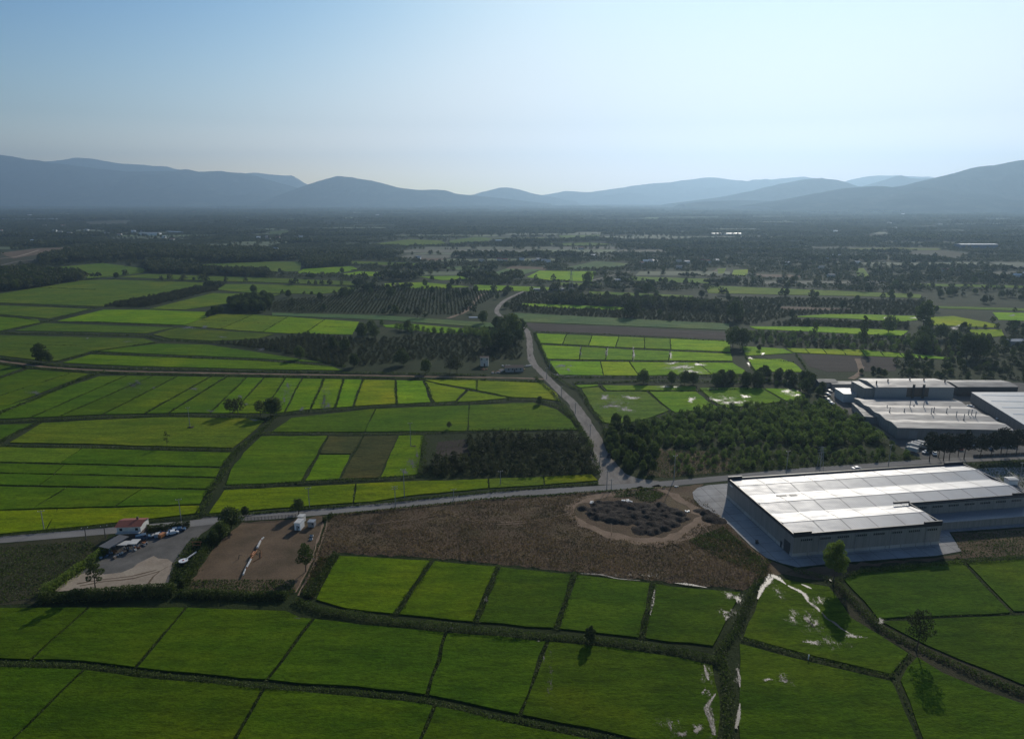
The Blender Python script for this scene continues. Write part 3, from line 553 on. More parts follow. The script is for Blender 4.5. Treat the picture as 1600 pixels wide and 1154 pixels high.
def treemeshes(kind, n, seed, **k):
    """unit-ish prototypes: list of (trunk mesh, crown mesh, merged mesh)"""
    out = []
    for i in range(n):
        r = np.random.default_rng(seed+i); cr, L = lobes_crown(r, k['h'], k['base'], k['rad']*r.uniform(.88, 1.12), k['nl'], k['nleaf'], k['leaf'], k.get('shape', 1))
        tr = trunk_quads(r, k['h'], k['base'], L, k.get('r0', .22), k.get('nb', 6)); mt, ml = M['bark'], M[k['mat']]
        out.append((quadmesh('trunk', tr, mat=mt), quadmesh('crown', cr, mat=ml), quadmesh(kind, cat(tr, cr), mat=[mt, ml], mi=[0]*(len(tr)//4)+[1]*(len(cr)//4))))
    return out
PT = dict(
    big=treemeshes('tree', 5, 10, h=10, base=1.2, rad=4.6, nl=22, nleaf=2200, leaf=.62, mat='leaf_dark'),
    mid=treemeshes('tree', 4, 30, h=10, base=1.4, rad=4.2, nl=18, nleaf=1300, leaf=.75, mat='leaf_mid'),
    olive=treemeshes('tree', 3, 50, h=10, base=2.2, rad=3.6, nl=15, nleaf=900, leaf=.6, mat='leaf_olive'),
    poplar=treemeshes('tree', 3, 60, h=14, base=1.5, rad=2.4, nl=16, nleaf=900, leaf=.6, mat='leaf_mid', shape=.8),
    sap=treemeshes('plantation_tree', 6, 70, h=5, base=.2, rad=2.5, nl=14, nleaf=520, leaf=.5, mat='leaf_sap', r0=.09, nb=4),
    hazel=treemeshes('hazel_bush', 5, 90, h=3.4, base=.1, rad=2.1, nl=9, nleaf=260, leaf=.5, mat='leaf_olive', r0=.06, nb=5),
    pine=treemeshes('pine_tree', 4, 110, h=12, base=3.6, rad=3.6, nl=24, nleaf=1700, leaf=.55, mat='leaf_pine', r0=.22),
    far=treemeshes('tree', 4, 130, h=10, base=.6, rad=4.6, nl=9, nleaf=150, leaf=1.7, mat='far_leaf', nb=1))
tcount = [0]
def plant(kind, x, y, h, name=None, parts=False, wd=1.0, label=None, group=None, cat_='tree', base_h=None):
    r = np.random.default_rng(5000+tcount[0]); tcount[0] += 1
    t = PT[kind][int(r.integers(len(PT[kind])))]
    H = {'big':10,'mid':10,'olive':10,'poplar':14,'sap':5,'hazel':3.4,'pine':12,'far':10}[kind]; s = h/H
    nm = name or {'sap':'plantation_tree','hazel':'hazel_bush','pine':'pine_tree','poplar':'poplar_tree'}.get(kind, 'tree')
    if parts:
        e = bpy.data.objects.new(nm, None); link(e); ob('trunk', t[0], e); ob('crown', t[1], e)
    else: e = bpy.data.objects.new(nm, t[2]); link(e)
    e.location = (x, y, 0); e.rotation_euler = (0, 0, r.uniform(0, 6.28)); e.scale = (s*wd, s*wd, s)
    return tag(e, label, cat_, group)
def hgt(px, y0, y1):
    """metres of something standing with its foot at photo row y0 and its top at row y1"""
    X, Y = G(px, y0); b = (CY-y1)/FPX; return CAMH + Y*(-math.sin(PITCH)+b*math.cos(PITCH))/(math.cos(PITCH)+b*math.sin(PITCH))

# grass and reeds along every bund and ditch: nobody could count them
def along(P, width, height, dens, r, leaf, zoff=0.0):
    P = np.array(P, float); seg = np.linalg.norm(np.diff(P, axis=0), axis=1); cum = np.concatenate([[0], np.cumsum(seg)]); n = int(cum[-1]*dens)
    if n < 1: return np.zeros((0, 3))
    s = r.uniform(0, cum[-1], n); x = np.interp(s, cum, P[:,0]); y = np.interp(s, cum, P[:,1])
    ph = r.uniform(0, 50); hmod = .55+.9*np.clip(.5+fbm(s/9+ph, s*0+.3, 3, 3), 0, 1)
    o = r.normal(0, .32, n)*width; wv = fbm(s/14+ph, s*0+2.2, 2, 8)*width*.5
    T = np.diff(P, axis=0); T /= np.linalg.norm(T, axis=1)[:,None]; k = np.clip(np.searchsorted(cum, s)-1, 0, len(T)-1); N = np.stack([-T[k,1], T[k,0]], 1)
    x = x+N[:,0]*(o+wv); y = y+N[:,1]*(o+wv); z = zoff + r.uniform(.1, 1, n)**.8*height*hmod*np.exp(-(o/width)**2*1.2)
    return leaf_quads(np.stack([x, y, z], 1), leaf, r, .3)
r = np.random.default_rng(3)
near, dry = [], []
DIK = [  # photo polyline, width m, height m, clumps per metre
    (L1, 2.3, .8, 26), ([(1114,1038),(1132,1030)], 3, 1.4, 30),
    ([(462,938),(478,946),(505,956),(602,971),(693,982),(830,995),(960,1006),(1060,1019),(1120,1034)], 2.6, 1.7, 60),
    ([(1198,893),(1176,928),(1160,960),(1149,985),(1130,1012),(1124,1030),(1133,1060),(1135,1100),(1135,1154),(1128,1215)], 3.0, 1.2, 55),
    ([(1300,908),(1312,920),(1340,950),(1370,981),(1410,1002),(1437,1015),(1490,1038),(1537,1058),(1600,1085),(1750,1150)], 3.2, 1.5, 60),
    ([(1158,999),(1270,1030),(1394,1059)], 1.5, 1.0, 26), ([(1240,893),(1285,903),(1310,906),(1345,895),(1480,882),(1620,870)], 3, 1.3, 36),
    (L5t, 3.2, 1.3, 22), ([(418,656),(433,650),(471,645),(584,637),(640,633),(740,631),(810,625),(840,626),(877,638),(902,664),(925,700)], 3.4, 1.6, 24),
    ([(-60,668),(0,646),(60,622),(110,599),(151,584),(165,580)], 4.0, 1.2, 18), ([(-40,715),(0,692),(30,674),(63,659)], 2.8, 1.0, 18),
    ([(-150,697),(0,697),(138,699),(264,702),(364,704)], 2.2, 1.1, 16), ([(430,652),(403,678),(370,705),(352,732),(334,762),(318,787),(314,806)], 3.6, 1.5, 26),
    ([(404,678),(571,679),(664,678),(780,672),(905,672)], 2.4, 1.3, 16), ([(350,761),(400,760),(470,755),(560,750),(650,747)], 2.4, 1.3, 18),
    ([(663,680),(655,745)], 3, 1.6, 18), ([(320,806),(378,805),(440,799),(615,785),(700,776),(765,769),(852,762),(935,756)], 1.6, 1.1, 22),
    ([(-200,856),(0,838),(120,826),(200,818),(310,808)], 1.6, 1.2, 22), ([(515,806),(615,796),(765,780),(935,769),(1040,762)], 1.6, .9, 16),
    ([(-250,520),(0,521),(100,522),(225,525),(258,532),(325,535),(400,540),(450,548),(540,574)], 3.2, 1.4, 9),
    ([(-250,531),(0,560),(50,568),(110,573),(200,577),(400,581),(600,584),(760,587)], 3, 1.4, 12), ([(-250,540),(0,569),(50,575),(110,580),(200,584),(400,588),(660,592),(850,597)], 2.6, 1.2, 12),
    ([(142,551),(245,535)], 2, 1, 7), ([(85,566),(142,552),(400,563),(520,573)], 2, 1, 7), ([(-200,492),(0,493),(64,502),(160,504),(275,509)], 2.2, 1, 6), ([(-200,472),(0,475),(150,481)], 2.2, 1, 6),
    ([(0,519),(75,502),(150,481),(160,479)], 2.2, 1, 6), ([(175,436),(400,441),(560,448),(700,456)], 2.4, 1.2, 6), ([(75,450),(150,453)], 2, 1, 5), ([(130,437),(225,425),(232,420)], 2.4, 1.2, 6),
    ([(895,600),(1000,596),(1100,597),(1250,600)], 4, 1.6, 12), ([(860,586),(880,598),(905,610),(925,642),(945,665),(950,690)], 3, 1.6, 18), ([(835,520),(843,540),(855,565),(868,585)], 3, 1.6, 12),
    ([(838,519),(960,524),(1145,534)], 2.4, 1.2, 8), ([(868,590),(1000,590),(1180,587),(1260,587)], 3, 1.4, 10), ([(836,590),(860,612),(885,640),(912,675),(922,700),(936,740)], 2.6, 1.4, 18)]
for P, wd, hh, dn in DIK + BUNDS:
    Pw = W(P); Yd = np.mean([p[1] for p in Pw]); lf = .38 if Yd < 260 else .55 if Yd < 420 else .9
    near.append(along(Pw, wd*.86, hh*.9, dn*(1 if Yd < 260 else .8), r, lf))
ob('bund_grass', quadmesh('bund_grass', cat(*near), mat=M['grass_bund']), kind='stuff', label='rough grass and reeds growing on the bunds and ditches')
# dry weeds over the brown lot beside the road
PS = W([(515,803),(620,795),(765,781),(935,770),(1000,768),(1100,780),(1139,822),(1173,856),(1200,876),(1206,900),(1161,922),(1013,906),(895,893),(778,881),(667,871),(528,863),(505,900),(490,935),(470,930),(490,870)])
C = scatter(PS, 60000, r); ring = W([(893,790),(930,772),(1010,762),(1060,775),(1100,800),(1095,815),(1060,842),(1010,850),(950,840),(905,820)])
C = C[~inpoly(C[:,0], C[:,1], ring)]
hh = np.clip(.25+fbm(C[:,0]/7, C[:,1]/4, 4, 17)*1.1, .03, 1.6); edge = np.clip((230-C[:,1])/25, 0, 1)
Z = r.uniform(.05, 1, len(C))*(hh+edge*.9)
dry = leaf_quads(np.stack([C[:,0], C[:,1], Z], 1), .42, r, .4)
ob('dry_weeds', quadmesh('dry_weeds', dry, mat=M['weed_dry']), kind='stuff', label='brown dry weeds covering the waste ground by the road')
gr = []
for P, n, hgt_ in (([(1075,845),(1130,822),(1175,862),(1205,880),(1190,900),(1120,870)], 6000, .9), ([(0,855),(140,845),(160,862),(70,930),(0,943),(-100,945)], 7000, .5), ([(1000,748),(1030,705),(1110,700),(1200,705),(1430,710),(1440,718),(1240,733),(1060,745)], 12000, 1.3),
                   ([(667,682),(905,676),(935,742),(655,746)], 5000, .6), ([(500,870),(528,866),(492,935),(470,932)], 3500, 1.0), ([(1500,725),(1620,715),(1640,790),(1580,760),(1520,728)], 4500, .8), ([(1490,835),(1620,826),(1620,868),(1480,880),(1500,866)], 3000, .4),
                   ([(985,770),(1010,762),(1040,772),(1020,785),(1000,782)], 1500, .9), ([(955,770),(985,766),(990,775),(960,778)], 600, .5), ([(270,880),(300,840),(330,840),(300,890),(285,920),(262,920)], 3500, .7), ([(290,905),(460,905),(462,927),(285,925)], 3000, .5)):
    C = scatter(W(P), n, r); Z = r.uniform(0, 1, n)*hgt_*np.clip(.5+fbm(C[:,0]/6, C[:,1]/6, 3, 4), .1, 1.3); gr.append(leaf_quads(np.column_stack([C, Z]), .45, r, .3))
ob('rough_grass', quadmesh('rough_grass', cat(*gr), mat=M['grass_bund']), kind='stuff', label='rough grass and low scrub beside the roads and lots')
# hedges
def hedge(pts, wd, hh, dens, label, leaf=.42, mat='leaf_hedge'):
    Pw = W(pts); c = np.array(Pw[0]); q_ = [(p[0]-c[0], p[1]-c[1]) for p in Pw]
    rr = np.random.default_rng(int(pts[0][0])+9); A = along(q_, wd*.8, hh*1.1, dens, rr, leaf); B = along(q_, wd*.9, hh*.55, dens*.6, rr, leaf)
    o = ob('hedge', quadmesh('hedge', cat(A, B), mat=M[mat]), label=label, cat='hedge'); o.location = (c[0], c[1], 0); return o
hedge([(62,938),(140,933),(275,928)], 4.2, 3.4, 170, 'long clipped hedge along the near side of the sandy farm yard')
hedge([(280,928),(360,932),(450,934)], 3.6, 2.4, 110, 'uneven green hedge below the bare brown lot')
hedge([(352,815),(336,838),(318,862),(300,890),(282,918)], 3.2, 2.8, 130, 'thick bushy hedge between the farm yard and the bare brown lot')
hedge([(165,860),(140,880),(112,900),(70,928)], 3.6, 2.6, 110, 'yellow-green hedge on the pasture side of the sandy yard', mat='leaf_bright')
hedge([(222,831),(260,828),(297,823)], 1.6, 2.4, 120, 'dark clipped roadside hedge behind the scrap cars')
hedge([(505,815),(520,806)], 2, 1.6, 60, 'short weedy hedge at the corner of the bare lot and the road')
hedge([(525,868),(500,905),(478,935)], 3.2, 1.6, 90, 'low scrubby hedge along the rutted path beside the green paddy')

# single trees the photograph shows, foot pixel, top row
def T(kind, px, y0, y1, label, wd=1.0, name=None): x, y = G(px, y0); return plant(kind, x, y, hgt(px, y0, y1), name, True, wd, label)
def special(px, y0, y1, rad, nl, nleaf, leaf, mat, label, base, seed, r0=.22):
    x, y = G(px, y0); h = hgt(px, y0, y1); r = np.random.default_rng(seed); cr, L = lobes_crown(r, h, base, rad, nl, nleaf, leaf)
    e = empty('tree', x, y, label=label, cat='tree'); ob('trunk', quadmesh('trunk', trunk_quads(r, h, base, L, r0, 9), mat=M['bark']), e); ob('crown', quadmesh('crown', cr, mat=M[mat]), e)
special(1302, 912, 843, 3.9, 30, 10000, .34, 'leaf_bright', 'tall bright green tree standing in front of the long white-roofed warehouse', 4.2, 1)
special(1431, 1018, 953, 4.0, 15, 2600, .33, 'leaf_olive', 'airy grey-green tree leaning over the ditch between the nearest paddies', 3.8, 2, .2)
special(922, 1004, 977, 1.7, 14, 3400, .3, 'leaf_dark', 'small dense dark tree standing alone on the paddy bund', .2, 3, .12)
special(478, 893, 848, 2.9, 16, 2600, .36, 'leaf_mid', 'leafy green tree on the path side of the bare brown lot', 2.2, 4)
special(150, 920, 868, 2.6, 13, 2100, .36, 'leaf_dark', 'thin dark tree rising from the hedge by the sandy yard', 2.0, 5)
special(261, 697, 672, 1.7, 7, 260, .35, 'leaf_olive', 'sparse thin tree alone in the pale green field', 1.6, 6, .09)
special(467, 803, 778, 2.6, 14, 2600, .36, 'leaf_dark', 'round dark roadside tree near the white cabins', 1.8, 7)
T('big', 362, 825, 793, 'tallest bushy tree at the roadside end of the farm yard hedge', 1.3); T('mid', 348, 842, 815, 'bushy green tree in the hedge below the roadside gap'); T('mid', 335, 850, 826, 'lower bushy tree in the hedge between yard and bare lot')
T('big', 383, 806, 790, 'small dark roadside bush beside the tall hedge tree'); T('big', 112, 805+15, 812, 'small dark bush on the verge above the farmhouse') if 0 else None
for a in [('olive',360,647,621,'leftmost of the thin trees on the bund above the pale field'),('olive',373,648,620,'forked thin tree on the bund above the pale field'),('olive',407,649,624,'slim tree between the two tree pairs on the field bund'),('mid',423,650,621,'dark bushy tree at the corner where two bunds meet'),('mid',433,648,620,'lighter tree beside the corner of the two bunds'),
    ('big',65,566,535,'large round tree beside the bend of the farm track'),('big',78,566,551,'low bush at the foot of the large tree by the farm track'),('olive',702,670,658,'pale small tree in the smooth dark green paddy'),('big',843,632,618,'small dark tree on the bund near the gravel road'),
    ('big',554,573,551,'dark tree at the pointed end of the bright field'),('big',468,561,540,'low wide dark tree at the edge of the bright field'),('big',628,570,545,'round dark tree left of the pale garden plot'),('mid',665,584,560,'round green tree beside the farm track'),('olive',703,583,560,'left tree of the pair beside the farm track'),('olive',714,583,558,'right tree of the pair beside the farm track'),
    ('big',565,527,503,'dark tree at the head of the scrubby orchard'),('big',585,528,508,'dark tree beside the tallest orchard tree'),('big',520,545,524,'dark spreading tree in the scrubby orchard'),('mid',540,550,528,'mid green tree in the scrubby orchard'),('big',580,520,500,'crowded dark tree above the scrubby orchard'),('big',637,516,500,'dark tree on the edge of the narrow bright field'),
    ('big',788,545,512,'tallest tree of the clump where the gravel road disappears'),('mid',802,530,490,'pale tree of the clump where the gravel road disappears'),('mid',812,535,512,'dark tree at the roadside end of the clump'),('mid',775,540,518,'dark tree on the field side of the roadside clump'),('mid',760,545,520,'low bushy tree left of the roadside clump'),('big',789,520,492,'dark tree behind the roadside clump'),('mid',776,516,494,'green tree hiding the bend of the gravel road'),('mid',814,521,497,'slim tree on the roadside opposite the clump'),
    ('big',985,495,467,'large round dark tree in the middle of the dark strip of trees'),('big',1148,500,470,'large dark tree at the end of the pale green strip'),('big',1005,598,577,'dark round tree alone above the flooded paddies'),('mid',1049,600,580,'left tree of the group above the flooded paddies'),('big',1070,601,579,'big dark tree of the group above the flooded paddies'),('big',1083,600,580,'rightmost dark tree of the group above the flooded paddies'),
    ('big',1120,603,581,'dark tree left of the gap in the tree row by the paddy'),('big',1132,603,582,'dark tree beside the gap in the tree row by the paddy'),('big',1166,604,582,'tall dark tree in the row by the flooded paddy'),('big',1184,604,578,'tallest dark tree in the row by the flooded paddy'),('big',1145,542,510,'dark tall tree at the corner of the bright paddies'),('big',1160,542,512,'broad dark tree at the corner of the bright paddies'),
    ('mid',1186,548,538,'low tree on the bright narrow strip'),('big',1419,566,546,'round dark tree beside the ploughed field'),('poplar',1347,543,490,'tall poplar standing over the wet strip'),('mid',1388,520,492,'mid green tree above the wet strip'),('poplar',1272,530,498,'slender poplar in the narrow bright strip'),('big',1442,540,510,'dark tree beside the far wet paddies'),
    ('mid',1443,508,470,'tall pale tree behind the far wet paddies'),('big',1470,530,505,'dark tree below the far wet paddies'),('big',1510,560,520,'large dark tree right of the ploughed field'),('big',1530,562,525,'dark tree nearest the small pale house'),('mid',1490,545,515,'green tree in the thicket below the wet paddies'),('big',1440,547,520,'low dark tree in the thicket below the wet paddies'),
    ('big',952,690,672,'leafy tree at the corner of plantation and gravel road'),('poplar',910,475,455,'dark tree beside the dull field near the far road bend'),('big',1013,460,440,'round tree near the far road bend'),('mid',918,446,424,'dark tree in the corner of the far bright field'),('mid',664,448,436,'small tree at the far bright field corner'),('poplar',945,445,425,'slender tree by the distant road'),
    ('olive',652,497,478,'pale slender tree on the edge of the dark orchard'),('big',610,465,449,'dark tree at the top of the dark orchard'),('big',535,464,449,'round dark tree at the left top of the dark orchard'),('big',575,454,441,'low dark bush beside the dark orchard'),('mid',755,505,485,'pale tree left of the hidden stretch of gravel road'),('big',700,470,458,'dark bush in the dark orchard')]: T(*a)
for k, px in enumerate([1452,1466,1474,1483,1497,1506,1531,1548,1564,1572,1587]):
    y0 = 721-(px-1452)*.07; T('pine', px, y0 - (5 if k in (1,4,8) else 0), y0-47+(k*7 % 11), ['first pine at the left end of the row in front of the factory','second pine from the left end of the factory row','third pine from the left end of the factory row','fourth pine from the left end of the factory row','fifth pine, standing left of the factory gateway',
      'broad dark pine nearest the factory gateway','pine just right of the factory gateway','pine behind the roadside fence right of the gateway','pine in the thick part of the row right of the gateway','second pine from the right end of the factory row','pine at the right end of the factory row'][k])
def grove(kind, P, spacing, h, label, group, name=None, rows=None, n=300, cat_='tree', wd=1.0, jit=.22, seed=0, thin=0.0):
    """trees of one planting: returns the places left over once n are built singly (nearest first)"""
    P = np.array(W(P)); r = np.random.default_rng(seed+40); lo, hi = P.min(0), P.max(0)
    a = rows or 0.0; c0 = (lo+hi)/2; Rg = np.linalg.norm(hi-lo)/2+10; g = np.arange(-Rg, Rg, spacing)
    U, Vv = np.meshgrid(g, g); U = U.ravel()+r.normal(0, spacing*jit, U.size); Vv = Vv.ravel()+r.normal(0, spacing*jit, Vv.size)
    X = c0[0]+U*math.cos(a)-Vv*math.sin(a); Y = c0[1]+U*math.sin(a)+Vv*math.cos(a)
    k = inpoly(X, Y, P) & (fbm(X/40+3, Y/40, 3, seed) > -.5+thin); X, Y = X[k], Y[k]; o = np.argsort(Y); X, Y = X[o], Y[o]
    H = h*r.uniform(.7, 1.25, len(X))*(1+.35*fbm(X/30, Y/30, 2, seed+2))
    for i in range(min(n, len(X))):
        lb = label if isinstance(label, str) else label[(3 if Y[i] > np.percentile(Y[:n], 75) else 2 if Y[i] < np.percentile(Y[:n], 22) else 0 if X[i] < np.percentile(X[:n], 35) else 1)]
        plant(kind, X[i], Y[i], H[i], name, False, wd*r.uniform(.9, 1.15), lb, group, cat_)
    return [(kind, X[i], Y[i], H[i]) for i in range(min(n, len(X)), len(X))]
rest = []
rest += grove('mid', [(945,700),(955,665),(985,662),(1030,700),(1022,742),(985,738),(958,718)], 5.2, 6.6, 'dense round tree in the tall thicket at the gravel road junction', 'trees of the tall thicket at the junction', n=70, seed=1, wd=.85)
rest += grove('sap', [(985,665),(1055,652),(1140,640),(1258,627),(1300,637),(1340,657),(1385,690),(1300,700),(1180,690),(1110,698),(1040,700)], 4.3, 4.5, ['young bushy tree in the plantation on the side of the tall thicket', 'young bushy tree in the middle of the plantation towards the factory', 'young bushy tree in the near rows of the plantation above the road scrub', 'young bushy tree in the far rows of the plantation by the flooded paddies'], 'young trees of the plantation beside the factory', n=300, seed=2, jit=.3)
rest += grove('sap', [(1040,705),(1180,695),(1300,703),(1395,695),(1432,716),(1240,730),(1140,737),(1050,742)], 4.4, 2.6, '', '', n=0, seed=3, jit=.4, thin=.1)
rest += grove('hazel', [(730,682),(905,680),(925,715),(930,742),(660,744),(668,722),(735,712)], 4.4, 3.4, ['hazel bush in the orchard on the side of the ploughed patch', 'hazel bush in the orchard on the side of the gravel road', 'hazel bush in the near rows of the orchard above the yellow strip', 'hazel bush in the far rows of the orchard under the smooth green paddy'], 'hazel bushes of the orchard left of the gravel road', n=300, seed=4, rows=.12, jit=.12, cat_='bush')
EXTRA = rest
# ---------------------------------------------------------------- the long white-roofed warehouse
def part(name, parent, quads, mat, label=None): return ob(name, quadmesh(name, quads, mat=M[mat]), parent, label=label)
def wallbox(x0, x1, y0, y1, z0, z1): return bx((x0+x1)/2, (y0+y1)/2, (z0+z1)/2, x1-x0, y1-y0, z1-z0)
cx0, cy0 = G(1241, 835, 8.5)
wh = empty('warehouse', cx0, cy0, .12, R(9), label='long new warehouse with white sheet roof, navy trim and concrete yard', cat='warehouse')
def outline(P, t, z0, z1):
    out = []; n = len(P)
    for i in range(n):
        (xa, ya), (xb, yb) = P[i], P[(i+1) % n]; L = math.hypot(xb-xa, yb-ya); a = math.atan2(yb-ya, xb-xa)
        mx, my = (xa+xb)/2 - math.sin(a)*t/2, (ya+yb)/2 + math.cos(a)*t/2; out.append(bx(mx, my, (z0+z1)/2, L - (0 if i % 2 == 0 else 2*t), t, z1-z0, a))
    return cat(*out)
WP = [(0,0),(57,0),(57,16.5),(109,16.5),(109,49.5),(0,49.5)]
part('wall', wh, outline(WP, .3, 1.25, 7.35), 'wall_blue'); part('plinth', wh, outline([(-.06,-.06),(57.06,-.06),(57.06,16.44),(109.06,16.44),(109.06,49.56),(-.06,49.56)], .4, -.1, 1.25), 'concrete')
par = part('parapet', wh, outline([(-.08,-.08),(57.08,-.08),(57.08,16.42),(109.08,16.42),(109.08,49.58),(-.08,49.58)], .45, 7.35, 8.55), 'navy')
for (a, b, c, d) in ((-.1, 6.5, -.1, .4), (50, 57.1, -.1, .4), (50.5, 57.1, 16.4, 16.9), (102, 109.1, 16.4, 16.9), (-.1, 6, 49.1, 49.6), (100, 109.1, 49.1, 49.6)):
    part('parapet_step', wh, wallbox(a, b, c, d, 8.56, 9.25), 'navy')
for i, (v0, v1, L) in enumerate(((.4, 16.5, 56.6), (16.5, 33, 108.6), (33, 49.1, 108.6))):
    vm = (v0+v1)/2; e, rd = 7.85, 8.75
    rf = part('roof', wh, cat(q((.4,v0,e),(L,v0,e),(L,vm,rd),(.4,vm,rd)), q((.4,vm,rd),(L,vm,rd),(L,v1,e),(.4,v1,e)), q((.4,v0,e),(.4,vm,rd),(.4,v1,e),(.4,v1,e-.1)), q((L,v0,e),(L,v1,e-.1),(L,v1,e),(L,vm,rd))), 'roof_new')
    for k in range(1, int(L//10.6)+1):
        u = k*10.6+1.2
        if u < L-1: part('seam', rf, cat(q((u,v0+.2,e+.05),(u+.28,v0+.2,e+.05),(u+.28,vm,rd+.04),(u,vm,rd+.04)), q((u,vm,rd+.04),(u+.28,vm,rd+.04),(u+.28,v1-.2,e+.05),(u,v1-.2,e+.05))), 'roof_grey')
    part('gutter', rf, wallbox(.4, L, v0-.2+(.3 if i == 0 else 0), v0+.2+(.3 if i == 0 else 0), e-.02, e+.06), 'grey')
    part('ridge_cap', rf, wallbox(.4, L, vm-.22, vm+.22, rd-.02, rd+.07), 'roof_pale')
for k in range(8):
    u = 2.8+k*6.9; part('window_row', wh, cat(*[wallbox(u+j*.75, u+j*.75+.42, -.09, .05, 5.75, 6.45) for j in range(6)]), 'glass')
for k in range(7):
    u = 60.5+k*6.9; part('window_row', wh, cat(*[wallbox(u+j*.75, u+j*.75+.42, 16.41, 16.55, 5.75, 6.45) for j in range(6)]), 'glass')
part('door', wh, wallbox(-.1, .1, 1.6, 5.4, 0, 4.2), 'darkgrey', 'dark roller door standing open'); part('door', wh, wallbox(-.12, .1, 6.6, 7.6, 0, 2.2), 'navy', 'small dark side door')
for u in (9.6, 23.4, 37.2, 51): part('downpipe', wh, wallbox(u, u+.16, -.24, -.07, .1, 7.3), 'grey')
part('door', wh, wallbox(17, 18.1, -.12, .1, 0, 2.3), 'navy'); part('sign', wh, wallbox(-.12, .0, 45.2, 47.4, 6.2, 6.7), 'white')
dk = part('loading_bay', wh, wallbox(62, 112, 9.5, 16.3, -.05, 3.0), 'wall_blue'); part('roof', dk, wallbox(61.7, 112.3, 9.2, 16.35, 3.003, 3.2), 'grey'); part('ramp', wh, wallbox(57.4, 61.4, 9.5, 16.3, -.1, .9), 'concrete')
rp = [wallbox(17, 19.5, 41.0, 42.4, 8.65, 8.75)]; part('roof_hatch', wh, wallbox(11, 15, 30.2, 31.2, 8.1, 8.25), 'darkgrey'); part('roof_hatch', wh, wallbox(16.4, 19.2, 29.6, 31, 8.2, 8.3), 'darkgrey')

# ---------------------------------------------------------------- the old factory
def shed(name, pf, z, w_, d_, rot, label, cat_='factory', wm='wall_blue', rm='roof_old', gables=1, rise=.8, inner=True):
    """pf: photo pixel of the front left roof corner; along the front w_, back d_"""
    x, y = G(*pf, z); e = empty(name, x, y, 0, rot, label=label, cat=cat_); part('wall', e, outline([(0,0),(w_,0),(w_,d_),(0,d_)], .3, -.1, z-.02), wm)
    g = []; gv = d_/gables
    for i in range(gables):
        a, b = i*gv, (i+1)*gv; m_ = (a+b)/2; o = .3; g += [q((-o,a-(o if i == 0 else 0),z),(w_+o,a-(o if i == 0 else 0),z),(w_+o,m_,z+rise),(-o,m_,z+rise)), q((-o,m_,z+rise),(w_+o,m_,z+rise),(w_+o,b+(o if i == gables-1 else 0),z),(-o,b+(o if i == gables-1 else 0),z)), q((-.29,a,z-.01),(-.29,m_,z+rise-.02),(-.29,b,z-.01),(-.29,b,z-.05)), q((w_+.29,a,z-.01),(w_+.29,b,z-.05),(w_+.29,b,z-.01),(w_+.29,m_,z+rise-.02))]
    g.append(wallbox(-.35, w_+.35, -.42, -.3, z-.35, z+.05)); part('roof', e, cat(*g), rm); return e
fb = shed('factory_hall', (1403,667.6), 6, 57, 54, R(-4), 'wide low factory hall with pale striped roof and many flue pipes', gables=4, rise=.9)
part('wall_vent', fb, cat(wallbox(44,45,-.06,.02,3,4), wallbox(46.5,47.5,-.06,.02,3,4)), 'darkgrey'); [part('door', fb, wallbox(u, u+4, -.07, .05, 0, 4.2), 'grey') for u in (6, 22)]
for k, (px, py, hh) in enumerate([(1386,636,1.6),(1390,643,3.2),(1421.5,636,5.0),(1443,636,4.2),(1455,646,4.4),(1459,643,3.4),(1479,644,3.2),(1494,651,4.0),(1506,655,3.8),(1513,648,3.6),(1518,648,3.8),(1524,652,4.2),(1413,642,2),(1484,637,1.6),(1428,634,1.4)]):
    x, y = G(px, py, 6.6); o = ob('flue_pipe', quadmesh('flue_pipe', cat(tube((0,0,-.6),(0,0,hh*.8-.3),.2,.2,8), tube((0,0,hh*.8-.3),(0,0,hh*.8),.34,.1,8), tube((0,0,-.3),(0,0,0),.4,.4,8)), mat=M['grey']))
    # pipes are parts of the hall they rise from
    o.parent = fb; o.matrix_parent_inverse = fb.matrix_basis.inverted(); o.location = (x, y, 6.6)
fa = shed('factory_hall', (1368,604.6), 12.2, 47, 20, R(0), 'tall grey factory hall with rusty streaked front wall, behind the low one', wm='grey', gables=1, rise=1.2)
for u in (22, 28): part('duct', fa, wallbox(u, u+1.1, -.9, -.05, 5.5, 14.0), 'darkgrey')
part('wall_stain', fa, cat(wallbox(19,32,-.05,-.02,6.2,11.6)), 'brownwall'); part('side_annex', fa, wallbox(-6,-.1,1,17,0,11.4), 'wall_blue'); [part('roof_vent', fa, cat(tube((u,v,12.5),(u,v,14.8),.4,.4,8,True)), 'darkgrey') for u, v in ((12,9),(27,12),(35,11),(46,8),(3,5))]
shed('side_building', (1351,650), 4, 15, 26, R(-12), 'grey lean-to with dark sloping roof on the plantation side of the factory', 'building', rm='roof_grey', gables=1, rise=.4)
shed('office_building', (1319,615), 5.5, 9, 13, R(-2), 'small white flat-roofed office block beside the tall factory hall', 'building', 'offwhite', 'roof_pale', rise=.2)
shed('gate_house', (1280,597), 4, 12, 8, R(0), 'grey two-storey house among trees behind the factory yard', 'building', 'grey', 'roof_grey', rise=1); shed('storage_shed', (1301,600), 3.5, 17, 7, R(2), 'low dark storage shed at the back of the factory yard', 'building', 'grey', 'roof_grey', rise=.5)
shed('factory_hall', (1497,604), 6, 38, 16, R(0), 'long dark-roofed shed behind the tall factory hall', wm='darkgrey', rm='roof_grey', rise=1)
fd = shed('factory_hall', (1543,668), 6, 70, 66, R(11), 'pale blue-roofed factory hall across the lane, cut by the frame', rm='roof_pale', gables=5, rise=.8) if 0 else None
x, y = G(1601, 664, 6); e = empty('factory_hall', x, y, 0, R(0), label='pale blue-roofed factory hall across the lane from the wide hall', cat='factory')
